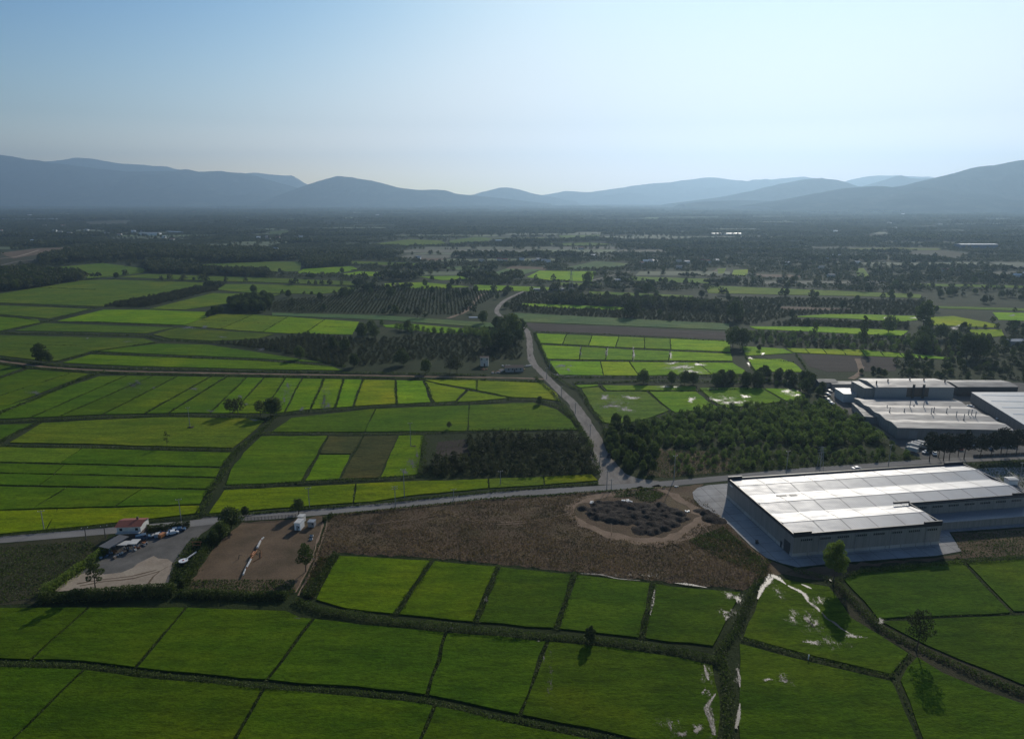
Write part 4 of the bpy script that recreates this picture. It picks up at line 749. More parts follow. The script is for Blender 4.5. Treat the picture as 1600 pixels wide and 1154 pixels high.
Pp = [(x_-x, y_-y) for x_, y_ in (G(1601,664,6), G(1518,613,6), G(1640,613,6), G(1800,640,6), G(1800,700,6))]; ob('wall', slabmesh('wall', Pp, -.1, 5.9, M['wall_blue']), e); ob('roof', slabmesh('roof', [(a*1.01, b*1.01) for a, b in Pp], 5.903, 6.1, M['roof_pale']), e)
rr_ = [p for p in Pp]; [part('skylight', e, bx(rr_[0][0]*t+rr_[1][0]*(1-t)+22, rr_[0][1]*t+rr_[1][1]*(1-t)+2, 6.16, 36, .9, .1, R(-3)), 'lblue') for t in (.15,.35,.55,.75)]
# small sheds right of the warehouse
shed('cabin', (1577,749), 2.6, 4, 3, 0, 'small white cabin on the rough slope behind the warehouse', 'cabin', 'white', 'roof_pale', rise=.2)

# ---------------------------------------------------------------- farmstead by the road
def house(px, py, w_, d_, h, rot, label, wm='offwhite', rm='redtile', rise=1.5, name='house', cat_='house', group=None, detail=True):
    x, y = G(px, py); e = empty(name, x, y, 0, rot, label=label, cat=cat_, group=group); part('wall', e, outline([(-w_/2,0),(w_/2,0),(w_/2,d_),(-w_/2,d_)], .25, -.1, h), wm)
    o = .5; a, b = -w_/2-o, w_/2+o; m_ = d_/2
    part('roof', e, cat(q((a,-o,h-.05),(b,-o,h-.05),(b,m_,h+rise),(a,m_,h+rise)), q((a,m_,h+rise),(b,m_,h+rise),(b,d_+o,h-.05),(a,d_+o,h-.05)), q((-w_/2,0,h),(-w_/2,m_,h+rise-.1),(-w_/2,d_,h),(-w_/2,d_,h-.05)), q((w_/2,0,h),(w_/2,d_,h-.05),(w_/2,d_,h),(w_/2,m_,h+rise-.1))), rm)
    if detail:
        for s in np.linspace(-w_*.33, w_*.33, max(2, int(w_//3))): part('window', e, wallbox(s-.5, s+.5, -.05, .02, h-1.7, h-.7), 'glass')
        part('door', e, wallbox(-.5, .5, -.05, .02, 0, 2.1), 'wood')
    return e
fh = house(203, 840, 8.4, 6.5, 4.6, R(4), 'two-storey farmhouse with red roof, white upper floor and brown ground floor', rise=1.0)
part('lower_wall', fh, outline([(-4.3,-.1),(4.3,-.1),(4.3,6.6),(-4.3,6.6)], .35, -.1, 2.3), 'brownwall'); part('balcony', fh, wallbox(-4.2, 4.2, -1.3, -.1, 2.3, 2.5), 'offwhite'); part('chimney', fh, wallbox(1.4, 2.0, 3.6, 4.2, 5, 6.5), 'brownwall')
def canopy(px, py, z, w_, d_, rot, label, rm, posts=True, z2=None):
    x, y = G(px, py, z); e = empty('canopy', x, y, 0, rot, label=label, cat='canopy'); z2 = z2 or z
    part('roof', e, cat(q((0,0,z),(w_,0,z),(w_,d_,z2),(0,d_,z2)), q((0,d_,z2-.12),(w_,d_,z2-.12),(w_,0,z-.12),(0,0,z-.12)), q((0,0,z-.12),(w_,0,z-.12),(w_,0,z),(0,0,z)), q((0,0,z),(0,d_,z2),(0,d_,z2-.12),(0,0,z-.12)), q((w_,0,z-.12),(w_,d_,z2-.12),(w_,d_,z2),(w_,0,z))), rm)
    for u in (.2, w_-.2):
        for v in (.2, d_-.2): part('post', e, wallbox(u-.08, u+.08, v-.08, v+.08, 0, z-.13), 'darkgrey')
    return e
l1 = canopy(154, 853, 3.0, 4.6, 8.5, R(-20), 'grey lean-to shed roof on the left of the farmhouse', 'roof_grey', z2=3.4); part('wall', l1, wallbox(.05, .2, .3, 8.2, 0, 2.8), 'lblue')
canopy(173, 851.5, 2.6, 5.4, 3.2, R(3), 'wider of the two pale flat canopies in front of the farmhouse', 'offwhite'); canopy(199, 849.5, 2.6, 3.0, 3.6, R(3), 'narrower of the two pale flat canopies in front of the farmhouse', 'offwhite')
def carmesh(name, px, py, rot, mat, label, kind='car', group=None, z=0.05, sc_=1.0):
    """body and cabin shaped from a side profile, wheels and glass as parts"""
    x, y = G(px, py); e = empty(name, x, y, z, rot, label=label, cat=kind, group=group)
    if kind in ('car', 'scrap car'): prof = [(-2.1,.35),(-2.15,.85),(-1.75,1.0),(-1.2,1.05),(-.75,1.45),(.75,1.47),(1.35,1.05),(2.0,.9),(2.15,.6),(2.1,.35)]; ww = .88
    elif kind == 'van': prof = [(-2.4,.35),(-2.45,1.2),(-2.4,2.0),(-2.2,2.1),(1.0,2.1),(1.7,1.3),(2.3,1.1),(2.45,.7),(2.4,.35)]; ww = .95
    else: prof = [(-3.6,.6),(-3.6,2.9),(1.6,2.9),(1.6,1.0),(1.9,1.0),(1.9,2.5),(3.0,2.4),(3.4,1.5),(3.5,.6)]; ww = 1.2
    V = [(a, -ww*(.82 if b > 1.2 and kind == 'car' else 1), b) for a, b in prof] + [(a, ww*(.82 if b > 1.2 and kind == 'car' else 1), b) for a, b in prof]; n = len(prof)
    F = [list(range(n)), [i+n for i in range(n)][::-1]] + [[i, i+n, (i+1) % n+n, (i+1) % n] for i in range(n)]; ob('body', fullmesh('body', V, F, M[mat]), e)
    if kind in ('car', 'scrap car'): gl = cat(wallbox(-.72,.72,-.83,-.76,1.08,1.38), wallbox(-.72,.72,.76,.83,1.08,1.38), q((.8,-.66,1.44),(1.32,-.7,1.09),(1.32,.7,1.09),(.8,.66,1.44))+[.03,0,.03], q((-.8,-.66,1.44),(-.8,.66,1.44),(-1.18,.7,1.09),(-1.18,-.7,1.09))+[-.03,0,.03])
    elif kind == 'van': gl = cat(q((1.06,-.8,2.04),(1.68,-.85,1.34),(1.68,.85,1.34),(1.06,.8,2.04))+[.03,0,.02], wallbox(.2,1.0,-.97,.97,1.3,1.8))
    else: gl = cat(q((3.02,-1,2.35),(3.38,-1,1.55),(3.38,1,1.55),(3.02,1,2.35))+[.03,0,.0], wallbox(2.2,2.9,-1.22,1.22,1.6,2.2))
    part('window', e, gl, 'glass'); hx = {'car':1.3,'scrap car':1.3,'van':1.5}.get(kind, 2.4)
    for sx in (-hx, hx):
        for sy in (-ww, ww): part('wheel', e, cat(tube((sx, sy-.1, .33),(sx, sy+.1, .33),.34,.34,10,True), tube((sx, sy+.1, .33),(sx, sy-.1, .33),.34,.34,10,True)), 'tyre')
    e.scale = (sc_,)*3; return e
carmesh('car', 1338, 733.5, R(8), 'white', 'white car driving on the road behind the long warehouse', z=.1)
carmesh('car', 952, 713, R(70), 'darkgrey', 'dark car parked beside the gravel road at the thicket')
carmesh('car', 273, 830, R(25), 'lblue', 'pale blue scrap car nearest the roadside yard hedge', 'scrap car'); carmesh('car', 281, 829, R(15), 'blue', 'dark blue scrap car beside the pale blue one', 'scrap car'); carmesh('car', 270, 834, R(30), 'white', 'white scrap car in front of the blue ones', 'scrap car')
carmesh('van', 224, 842.5, R(30), 'blue', 'blue van among the scrap heaps by the pale canopies', 'van'); carmesh('tractor_trailer', 255, 838, R(75), 'orange', 'faded orange machine cab parked in the farm yard', 'van', sc_=.7)
carmesh('car', 246, 838, R(10), 'offwhite', 'cream scrap car between the blue van and the orange cab', 'scrap car', sc_=.9)
for i, (px, py, m_) in enumerate([(1290,622,'darkgrey'),(1293,617,'white'),(1296,612,'grey'),(1294,626,'lblue'),(1299,631,'white'),(1316,622.5,'white')]): carmesh('car', px, py, R(100), m_, ['dark car second from the near end of the row by the plantation','white car in the middle of the row by the plantation','grey car at the far end of the row by the plantation','pale blue car in the row by the plantation','white car nearest the plantation corner of the factory yard','white car beside the small white office block'][i])
for i, (px, py, m_, k_) in enumerate([(1521,697,'lblue','car'),(1548,702,'blue','car'),(1498,702,'red','car'),(1470,692,'white','van'),(1492,684,'white','van'),(1553,699,'darkgrey','car'),(1575,696,'white','car'),(1516,636,'white','car'),(1563,656,'white','car'),(1447,708,'lblue','car'),(1460,710,'white','car'),(1453,706,'darkgrey','car')]):
    carmesh('car' if k_ == 'car' else 'van', px, py, R(20+i*40), m_, ['pale blue car under the pines right of the gateway','bright blue car on the open forecourt','red car parked left of the factory gateway','white van beside the parked trucks','white van close to the front wall of the wide hall','dark car behind the bright blue car','white car at the right end of the forecourt','white car in the lane at the back of the factory','white car in the lane near the front of the factory','pale blue car at the near end of the truck park','white car at the near end of the truck park','dark car between two light cars in the truck park'][i], k_)
for i, (px, py) in enumerate([(1426,699),(1431,697),(1437,695),(1442,700),(1424,705)]): carmesh('truck', px, py, R(125), ['offwhite','offwhite','offwhite','grey','offwhite'][i], ['first white truck parked slantwise by the plantation','second white truck parked slantwise by the plantation','cream truck at the wall end of the slanting trucks','grey truck standing apart from the slanting trucks','white truck nearest the road in the truck park'][i], 'truck', sc_=.8)
# cabins at the bare lot
def cabin(px, py, w_, d_, h, rot, label, wm='white', rm='offwhite', tilt=0):
    x, y = G(px, py); e = empty('cabin', x, y, .05, rot, label=label, cat='cabin'); part('wall', e, wallbox(-w_/2, w_/2, 0, d_, .15, h), wm); part('roof', e, wallbox(-w_/2-.15, w_/2+.15, -.15, d_+.15, h+.003, h+.14), rm)
    part('door', e, wallbox(-.4, .4, -.05, .01, .2, 2.1), 'grey'); part('window', e, wallbox(w_/2-.9, w_/2-.35, -.04, .01, 1.1, 1.8), 'glass'); part('base', e, wallbox(-w_/2+.1, w_/2-.1, .1, d_-.1, 0, .145), 'darkgrey'); return e
cabin(465, 829, 2.3, 3.6, 3.1, R(-8), 'taller white cabin with cream roof by the fence of the bare lot'); cabin(470, 817, 2.2, 2.2, 2.6, R(-8), 'small white booth standing behind the taller white cabin', 'offwhite'); cabin(486, 824, 2.4, 2.2, 2.2, R(-5), 'low grey cabin with white end beside the taller white cabin', 'grey', 'grey')
# white boom and dish on the lots
def world(px, py, z): x, y = G(px, py, z); return (x, y, z)
def boom(label, parts_):
    c = world(parts_[0][1][0], parts_[0][1][1], 0); e = empty('metal_boom', c[0], c[1], 0, label=label, cat='boom')
    for nm, a, b, r0, m_, z in parts_:
        p0, p1 = np.array(world(*a, z))-[c[0], c[1], 0], np.array(world(*b, z))-[c[0], c[1], 0]; part(nm, e, cat(tube(p0, p1, r0, r0*.85, 8, True), tube(p1, p0, r0*.85, r0, 8, True)), m_)
    return e
boom('long white and orange steel boom lying across the bare brown lot', [('tube_section', (380,897), (384,887), .28, 'white', .9), ('tube_section', (385,886), (392,873), .36, 'white', .9), ('joint', (384,888), (386,885), .3, 'rust', .9), ('frame', (392,872), (401,860), .3, 'orange', 1.0), ('frame', (393,868), (397,862), .55, 'orange', .9), ('tube_section', (402,855), (407,844.5), .42, 'white', 1.1), ('tube_section', (408,843), (412,839), .33, 'white', 1.1), ('joint', (406.5,845), (408,842.5), .3, 'red', 1.1), ('strut', (401,856), (408,860), .12, 'rust', .8), ('strut', (408,860), (408,870), .12, 'rust', .4), ('strut', (408,870), (395,877), .12, 'rust', .3)])
c = world(287, 880, 0); e = empty('turntable', c[0], c[1], .05, label='white round platform with a straight arm standing in the farm yard', cat='machine')
part('disc', e, cat(tube((0,0,.9),(0,0,1.15),1.5,1.5,24,True), tube((0,0,1.15),(0,0,.9),1.5,1.5,24,True)), 'white'); part('arm', e, cat(tube((.6,1.0,1.1),(2.2,5.0,1.5),.28,.28,8,True)), 'white'); part('base', e, tube((0,0,0),(0,0,.9),.5,.5,10), 'darkgrey'); part('hub', e, tube((0,0,1.15),(0,0,1.35),.35,.2,10,True), 'red')
c = world(308, 856, 0); e = empty('steel_rack', c[0], c[1], .05, label='rusty steel rack standing against the bushy yard hedge', cat='rack')
for dx in (-1.4, 1.4): part('post', e, tube((dx,0,0),(dx,0,2.4),.1,.1,6), 'rust')
part('beam', e, tube((-2,0,2.4),(2,0,2.4),.12,.12,6), 'rust'); part('beam', e, tube((-1.4,0,1.2),(1.4,0,1.2),.1,.1,6), 'rust')
c = world(373, 873, 0); e = empty('hand_pump', c[0], c[1], .05, label='small dark metal pump on the bare lot left of the boom', cat='pump'); part('post', e, tube((0,0,0),(.2,.2,1.5),.14,.1,6), 'darkgrey'); part('arm', e, tube((.2,.2,1.5),(1.2,.4,1.1),.08,.06,5), 'darkgrey')
for i, (px, py) in enumerate([(486,843),(487,838)]): c = world(px, py, 0); part_ = ob('water_tank', quadmesh('water_tank', cat(tube((-.6,0,.4),(.6,0,.4),.35,.35,10,True), tube((.6,0,.4),(-.6,0,.4),.35,.35,10,True), bx(0,0,.1,1,.5,.2)), mat=M['white']), label=['white tank on the bare lot nearer the small tree','white tank on the bare lot nearer the low grey cabin'][i], cat='tank'); part_.location = (c[0], c[1], .05)
jr = np.random.default_rng(8)
for i in range(34):          # scrap in the yard
    px, py = [(216,857),(228,852),(208,861),(222,846),(236,840),(243,842),(250,835),(262,836),(232,848),(196,858),(188,866),(180,870),(172,866),(166,871),(176,862)][i % 15]; px += jr.normal(0, 4); py += jr.normal(0, 1.6)
    c = world(px, py, 0); s = jr.uniform(.5, 1.3); k = i % 3
    qd = cat(*[bx(jr.normal(0,.5)*s, jr.normal(0,.5)*s, s*.25+jr.uniform(0,.3), s*jr.uniform(.4,1.2), s*jr.uniform(.3,.9), s*jr.uniform(.3,.6), jr.uniform(0,3)) for _ in range(3)]) if k else cat(tube((0,0,0),(0,0,.9),.3,.3,10,True), tube((.5,.3,.3),(1.3,.6,.3),.3,.3,10,True))
    o = ob('scrap_heap' if k else 'oil_drum', quadmesh('scrap', qd, mat=M[['blue','rust','grey','darkgrey','offwhite','brownwall','lblue'][i % 7]]), label='small heap of scrap metal beside the farmhouse canopies' if k else 'oil drum among the scrap beside the farmhouse canopies', cat='scrap' if k else 'drum', group='scrap heaps in the farm yard' if k else 'oil drums in the farm yard'); o.location = (c[0], c[1], .05)
# fence in front of the bare lot
fx0, fx1 = np.array(G(382, 814)), np.array(G(462, 808)); L = np.linalg.norm(fx1-fx0); a = math.atan2(*(fx1-fx0)[::-1]); e = empty('fence', fx0[0], fx0[1], 0, a, label='thin post and rail fence between the bare lot and the road', cat='fence')
for k in range(16): part('post', e, bx(k*L/15, 0, .75, .14, .14, 1.5), 'wood')
for z in (.5, .95, 1.35): part('rail', e, bx(L/2, -.11, z, L, .06, .09), 'wood')
fx0, fx1 = np.array(G(1520, 714)), np.array(G(1610, 710)); L = np.linalg.norm(fx1-fx0); a = math.atan2(*(fx1-fx0)[::-1]); e = empty('fence', fx0[0], fx0[1], 0, a, label='brown roadside fence right of the factory gateway', cat='fence'); part('panel', e, bx(L/2, 0, .7, L, .08, 1.2), 'brownwall')
for k in range(12): part('post', e, bx(k*L/11, -.12, .8, .14, .14, 1.6), 'concpole')
# poles
def pole(px, y0, y1, label, mat='concpole', arms=1, group=None):
    x, y = G(px, y0); h = max(5, hgt(px, y0, y1)); e = empty('utility_pole', x, y, 0, R(20), label=label, cat='pole', group=group); s = 1 + max(0, (y-300)/900)
    part('mast', e, tube((0,0,-.2),(0,0,h),.19*s,.12*s,6,True), mat)
    for k in range(arms): part('crossarm', e, bx(0, 0, h-.35-k*.9, 2.2, .12*s, .14*s), mat); part('insulator', e, cat(*[bx(u, 0, h-.14-k*.9, .12, .12, .26) for u in (-1,0,1)]), 'white')
for a in [(618,791,759,'pole with crossarms on the lot side of the main road','concpole',2),(632,777,732,'thin pole in the yellow strip beside the flooded corner'),(484,795,761,'pole in the yellow strip above the round roadside tree'),(69,827,797,'pole at the left end of the yellow strip'),(283,812,779,'pole in the yellow strip above the farm yard hedge'),
    (297,668,636,'pole on a small dark mound in the pale field'),(642,698,660,'pole in the small bright field beside the orchard'),(1053,750,711,'tall pale pole at the road edge below the thicket'),(1228,742,704,'pole on the road verge left of the white car'),(1388,728,694,'pole on the road verge right of the white car'),
    (782,757,735,'pole in the narrow strip below the hazel orchard'),(709,781,768,'short pole on the lot side of the road'),(922,681,663,'pole beside the gravel road next to the orchard'),(937,728,711,'pole at the junction of gravel road and main road'),(948,765,735,'leaning pole where the roads meet'),(899,646,629,'pole beside the middle of the gravel road'),
    (877,620,603,'pole beside the gravel road above the dark paddy'),(854,592,574,'pole where farm track meets gravel road'),(859,577,561,'pole at the corner of the flooded paddy with blue water'),(955,765,750,'short dark post in the gravel fork'),(1588,775,722,'pale concrete pole on the slope behind the warehouse'),(135,843,826,'wooden pole left of the farmhouse','wood'),(165,840,822,'wooden pole nearest the farmhouse','wood')]: pole(*a)
def pylon(px, y0, y1, label):
    x, y = G(px, y0); h = hgt(px, y0, y1); e = empty('pylon', x, y, 0, R(15), label=label, cat='pylon'); b = h*.09; s = max(.1, y*.00022); lg = []
    for sx, sy in ((1,1),(1,-1),(-1,-1),(-1,1)): part('leg', e, tube((sx*b, sy*b, 0), (sx*.3, sy*.3, h), s, s*.7, 4), 'grey')
    for k in range(7):
        t0, t1 = k/7, (k+1)/7; w0, w1 = b*(1-t0)+.3*t0, b*(1-t1)+.3*t1
        for (p, q_) in (((-1,-1),(1,-1)),((1,-1),(1,1)),((1,1),(-1,1)),((-1,1),(-1,-1))): lg.append(tube((p[0]*w0,p[1]*w0,t0*h),(q_[0]*w1,q_[1]*w1,t1*h),s*.5,s*.5,3))
    part('lattice', e, cat(*lg), 'grey')
    for z in (.78, .88, .97): part('crossarm', e, cat(tube((-h*.16,0,z*h),(h*.16,0,z*h),s*.9,s*.9,4)), 'grey')
pylon(1280, 741, 697, 'slim lattice pylon on the verge behind the warehouse'); pylon(892, 455, 421, 'distant lattice pylon in the far bright field'); pylon(281, 353, 338, 'very distant lattice pylon near the left hills') if 0 else None
# ruined house and rubble beside the gravel road
house(804, 581, 13, 7, 3.2, R(6), 'low grey house with brown roof in rubble beside the gravel road', 'grey', 'brownwall', 1.2); house(757, 572, 6, 5, 6.5, R(0), 'narrow tall unfinished house beside the farm track', 'offwhite', 'brownwall', .6)
for i in range(14):
    c = world(jr.uniform(750, 832), jr.uniform(570, 583), 0); o = ob('rubble_pile', quadmesh('rubble_pile', cat(*[bx(jr.normal(0,1), jr.normal(0,1), .3, jr.uniform(.6,2), jr.uniform(.5,1.6), .7, jr.uniform(0,3)) for _ in range(4)]), mat=M[['concrete','grey','rust','offwhite'][i % 4]]), label='pile of rubble around the low grey house by the gravel road', cat='rubble', group='rubble piles around the grey house'); o.location = (c[0], c[1], 0)
# rider on the gravel road
c = world(828, 557, 0); e = empty('motorcycle', c[0], c[1], .08, R(100), label='dark motorcycle on the gravel road near the bend', cat='motorcycle')
for sx in (-.65, .65): part('wheel', e, cat(tube((sx,-.06,.32),(sx,.06,.32),.32,.32,12,True), tube((sx,.06,.32),(sx,-.06,.32),.32,.32,12,True)), 'tyre')
part('frame', e, cat(tube((-.6,0,.4),(.1,0,.8),.12,.15,6), tube((.1,0,.8),(.6,0,.4),.1,.06,6), tube((.45,-.3,1.0),(.45,.3,1.0),.03,.03,5)), 'red'); part('seat', e, bx(-.25,0,.85,.6,.25,.12), 'tyre')
def person(x, y, z, rot, J, label):
    """one skinned body from joints"""
    names = list(J); V = [J[n][0] for n in names]; E = [(names.index(n), names.index(J[n][2])) for n in names if J[n][2]]
    me = bpy.data.meshes.new('person'); me.from_pydata(V, E, []); me.materials.append(M['cloth']); o = bpy.data.objects.new('person', me); link(o); o.location = (x, y, z); o.rotation_euler = (0, 0, rot)
    sk = o.modifiers.new('skin', 'SKIN'); 
    for i, n in enumerate(names): me.skin_vertices[0].data[i].radius = (J[n][1], J[n][1])
    me.skin_vertices[0].data[0].use_root = True; o.modifiers.new('sub', 'SUBSURF').levels = 1; return tag(o, label, 'person')
J = {'pelvis':((-.2,0,.98),.15,None),'chest':((-.05,0,1.4),.18,'pelvis'),'neck':((0,0,1.58),.06,'chest'),'head':((.03,0,1.72),.12,'neck')}
for s, k in ((.2,'l'),(-.2,'r')): J.update({'sh'+k:((0,s,1.48),.07,'chest'),'el'+k:((.15,s*1.3,1.25),.05,'sh'+k),'ha'+k:((.42,s*1.3,1.08),.045,'el'+k),'hip'+k:((-.15,s*.6,.95),.1,'pelvis'),'kn'+k:((.25,s*.9,.8),.07,'hip'+k),'ft'+k:((.1,s*1.0,.35),.06,'kn'+k)})
person(c[0], c[1], .08, R(100), J, 'rider in dark clothes sitting on the motorcycle on the gravel road')
c = world(1182, 849, 0); o = ob('waste_bin', quadmesh('waste_bin', cat(tube((0,0,0),(0,0,1.2),.42,.5,10,True), bx(0,0,1.25,1.1,.9,.12), bx(.6,.2,.2,.5,.4,.4)), mat=M['darkgrey']), label='dark bin standing alone on the shaded concrete yard', cat='bin'); o.location = (c[0], c[1], .12)
c = world(1263, 1030, 0); o = ob('marker_post', quadmesh('marker_post', cat(tube((0,0,0),(0,0,1.5),.1,.09,6,True), bx(0,0,1.3,.35,.08,.5)), mat=M['white']), label='small white marker post on the thin bund between two near paddies', cat='post'); o.location = (c[0], c[1], 0)
c = world(1389, 0, 0) if 0 else None
# heaps of dark soil inside the ring
def heaps(name, P, n, hmax, label, seed, mat='soil', sw=1.0):
    Pw = W(P); A = np.array(Pw); lo, hi = A.min(0), A.max(0); st = .55; gx, gy = np.meshgrid(np.arange(lo[0]-2, hi[0]+2, st), np.arange(lo[1]-2, hi[1]+2, st)); r = np.random.default_rng(seed); H = np.zeros_like(gx)
    for cxy in scatter(Pw, n, r):
        s = r.uniform(1.1, 2.6)*sw; hh = r.uniform(.45, 1)*hmax; d = np.hypot((gx-cxy[0])*r.uniform(.7,1.3), (gy-cxy[1])*r.uniform(.7,1.2))/s; H = np.maximum(H, hh*np.clip(1.05-d*d*.8, 0, 1)**1.3)
    H = H*(.9+.35*fbm(gx/3, gy/3, 3, seed)) + .12*fbm(gx/1.1, gy/1.1, 3, seed+1)*(H > .05); ins = (H > .04)
    ny_, nx_ = gx.shape; V = np.stack([gx.ravel(), gy.ravel(), H.ravel()+.02], 1); F = [[j*nx_+i, j*nx_+i+1, (j+1)*nx_+i+1, (j+1)*nx_+i] for j in range(ny_-1) for i in range(nx_-1) if ins[j:j+2, i:i+2].any()]
    ob(name, fullmesh(name, V, F, M[mat], True), kind='stuff', label=label)
heaps('soil_heaps', [(905,795),(935,786),(975,787),(1030,786),(1050,795),(1072,800),(1072,812),(1050,822),(1020,832),(1000,832),(975,818),(945,812),(915,806)], 190, 1.5, 'dark heaps of dumped soil inside the dirt ring track', 1)
heaps('gravel_heaps', [(1088,796),(1105,800),(1128,812),(1118,815),(1098,810)], 14, 1.6, 'dark gravel heaps at the edge of the concrete yard', 2); heaps('pole_mound', [(292,666),(302,666),(302,669),(292,669)], 3, 1.0, 'small dark mound at the foot of the field pole', 3, sw=.7)
heaps('pole_mound', [(638,697),(648,697),(648,698.5),(638,698.5)], 3, .8, 'small dark mound at the foot of the pole in the bright field', 4, sw=.6)
for i, (px, py, s) in enumerate([(928,785,1.2),(933,786,.9),(978,783,1.2),(984,784,.8),(1053,798,.7),(1074,799,.6),(1056,760,.5),(1041,795,.5)]):
    c = world(px, py, 0); o = ob('plaster_heap', quadmesh('plaster_heap', cat(*[bx(jr.normal(0,s), jr.normal(0,s*.6), .2, s*jr.uniform(.5,1.2), s*.6, .35, jr.uniform(0,3)) for _ in range(6)]), mat=M['white']), label='small pile of white rubble on the dirt ring track', cat='rubble', group='white rubble piles on the ring track'); o.location = (c[0], c[1], 0)
# ---------------------------------------------------------------- far greenhouses, barns, houses
def barn(px, py, w_, d_, h, rot, label, wm, rm, rise=1.5, name='barn', cat_='barn', group=None): return house(px, py, w_, d_, h, rot, label, wm, rm, rise, name, cat_, group, False)
x, y = G(615, 431.5); e = empty('greenhouse', x, y, 0, R(3), label='long white plastic greenhouse beside the bright field', cat='greenhouse')
for k in range(4): part('tunnel', e, cat(*[q((-20,k*8+4-4*math.cos(a),3.4*math.sin(a)),(20,k*8+4-4*math.cos(a),3.4*math.sin(a)),(20,k*8+4-4*math.cos(a+.393),3.4*math.sin(a+.393)),(-20,k*8+4-4*math.cos(a+.393),3.4*math.sin(a+.393))) for a in np.arange(0, 3.1, .3927)], wallbox(-20,-19.9,k*8+.8,k*8+7.2,0,2.6)), 'white')
barn(1530, 388, 95, 30, 10, 0, 'long blue hall with bright white roof edge on the far plain', 'blue', 'white', 1.0, 'factory_hall', 'factory'); barn(843, 454, 16, 6, 2.5, R(4), 'long low white-roofed barn where the gravel road ends', 'grey', 'roof_pale', .6); barn(872, 454, 18, 6, 2.5, R(4), 'low grey barn right of the white-roofed one', 'grey', 'roof_pale', .6)
barn(965, 440, 8, 6, 3, 0, 'small white-roofed hut at the far road bend', 'offwhite', 'white', 1, 'house', 'house'); barn(1590, 540, 14, 8, 4, R(5), 'pale grey house at the edge of the thicket', 'grey', 'roof_pale', 1.2, 'house', 'house'); barn(740, 497, 9, 3, .8, 0, 'low white-covered clamp on the orchard path', 'offwhite', 'white', .5, 'clamp', 'clamp')
barn(1120, 367, 34, 14, 5, 0, 'white-roofed barn left of its pair on the far plain', 'offwhite', 'roof_pale', 1.5); barn(1145, 367, 60, 16, 5, 0, 'longer white-roofed barn of the pair on the far plain', 'offwhite', 'roof_pale', 1.5); barn(825, 398, 60, 14, 4, 0, 'long white-roofed barn at the farm before the far fields', 'offwhite', 'white', 1.2)
barn(1075, 359, 34, 18, 6, 0, 'lone bright white barn between far woods', 'offwhite', 'white', 2); barn(35, 344, 420, 60, 9, 0, 'huge grey works roof at the left edge of the plain', 'grey', 'grey', 2, 'factory_hall', 'factory'); barn(175, 337, 300, 60, 9, 0, 'wide grey works building below the left hills', 'grey', 'roof_pale', 2, 'factory_hall', 'factory'); barn(232, 368, 70, 24, 8, 0, 'white-ended hall in the left settlement', 'white', 'grey', 2, 'factory_hall', 'factory')
barn(270, 364, 90, 16, 5, R(-35), 'long pale shed slanting away in the left settlement', 'grey', 'lblue', 1); barn(790, 378, 60, 16, 5, 0, 'long bluish shed at the end of the far green fields', 'lblue', 'lblue', 1)
HS = dict(a=('house in the tree-filled settlement at the far left', 'houses of the far left settlement', [(84,362),(94,364),(108,366),(134,361),(50,378),(60,381),(72,381),(53,383),(105,370),(0,362),(70,354),(98,354),(208,363),(222,362),(186,368),(165,366),(255,372),(268,376),(120,345),(92,336),(104,336),(46,338),(60,340)]),
    b=('house in the hamlet on the near side of the left-hand woods', 'houses of the hamlet among the middle woods', [(404,373),(415,372),(418,374),(434,373),(470,372),(510,401),(430,391),(452,404)]),
    c=('house in the hamlet beyond the far grey-green field', 'houses of the hamlet beyond the grey-green field', [(804,399),(815,408),(835,410),(843,408),(850,410),(856,411),(752,410),(790,409),(780,408),(928,402),(909,390),(653,405)]),
    d=('house in the village strung along the far side of the narrow bright strips', 'houses of the village beyond the bright strips', [(1003,414),(1009,411),(1024,411),(1017,410),(1060,411),(1074,412),(1061,420),(1098,410),(1120,410),(1108,411),(1290,407),(1310,402),(1300,402),(1300,434),(1480,425),(1590,434),(1594,432),(1285,421),(1230,414),(1340,413),(1090,382),(1097,382)]),
    e=('white-walled house scattered on the plain below the right-hand hill', 'scattered houses below the right-hand hill', [(1374,372),(1380,372),(1410,371),(1306,363),(1337,367),(1516,374),(1412,336),(1410,340),(1390,350),(1400,358),(1300,328),(1330,325),(1293,321),(1331,319),(1228,318),(1240,325),(1247,325),(1209,325),(1502,326),(1525,329),(1451,327),(1350,332),(1452,372),(1560,352),(1470,352)]),
    f=('pale house at the foot of the middle hills', 'houses at the foot of the middle hills', [(550,323),(582,323),(630,323),(628,319),(916,323),(930,325),(1030,324),(1034,324),(974,325),(482,328),(590,337),(335,331),(345,331),(300,333),(220,336)]))
hr = np.random.default_rng(4)
for k, (lb, gp, pts) in HS.items():
    for i, (px, py) in enumerate(pts):
        py = max(py, 323); X, Y = G(px, py); s = 1 + max(0, Y-1500)/1500*.55; kk = int(hr.integers(4)); wm, rm = [('white','roof_pale'),('offwhite','redtile'),('white','white'),('offwhite','roof_old')][kk]
        e = house(px, py, 10*s, 8*s, 4.5*s**.7, hr.uniform(-.4, .4), ['grey-roofed ','red-roofed ','bright white-roofed ','brownish-roofed '][kk] + lb.replace('white-walled ', ''), wm, rm, 2*s**.6, group=gp, detail=Y < 1300)
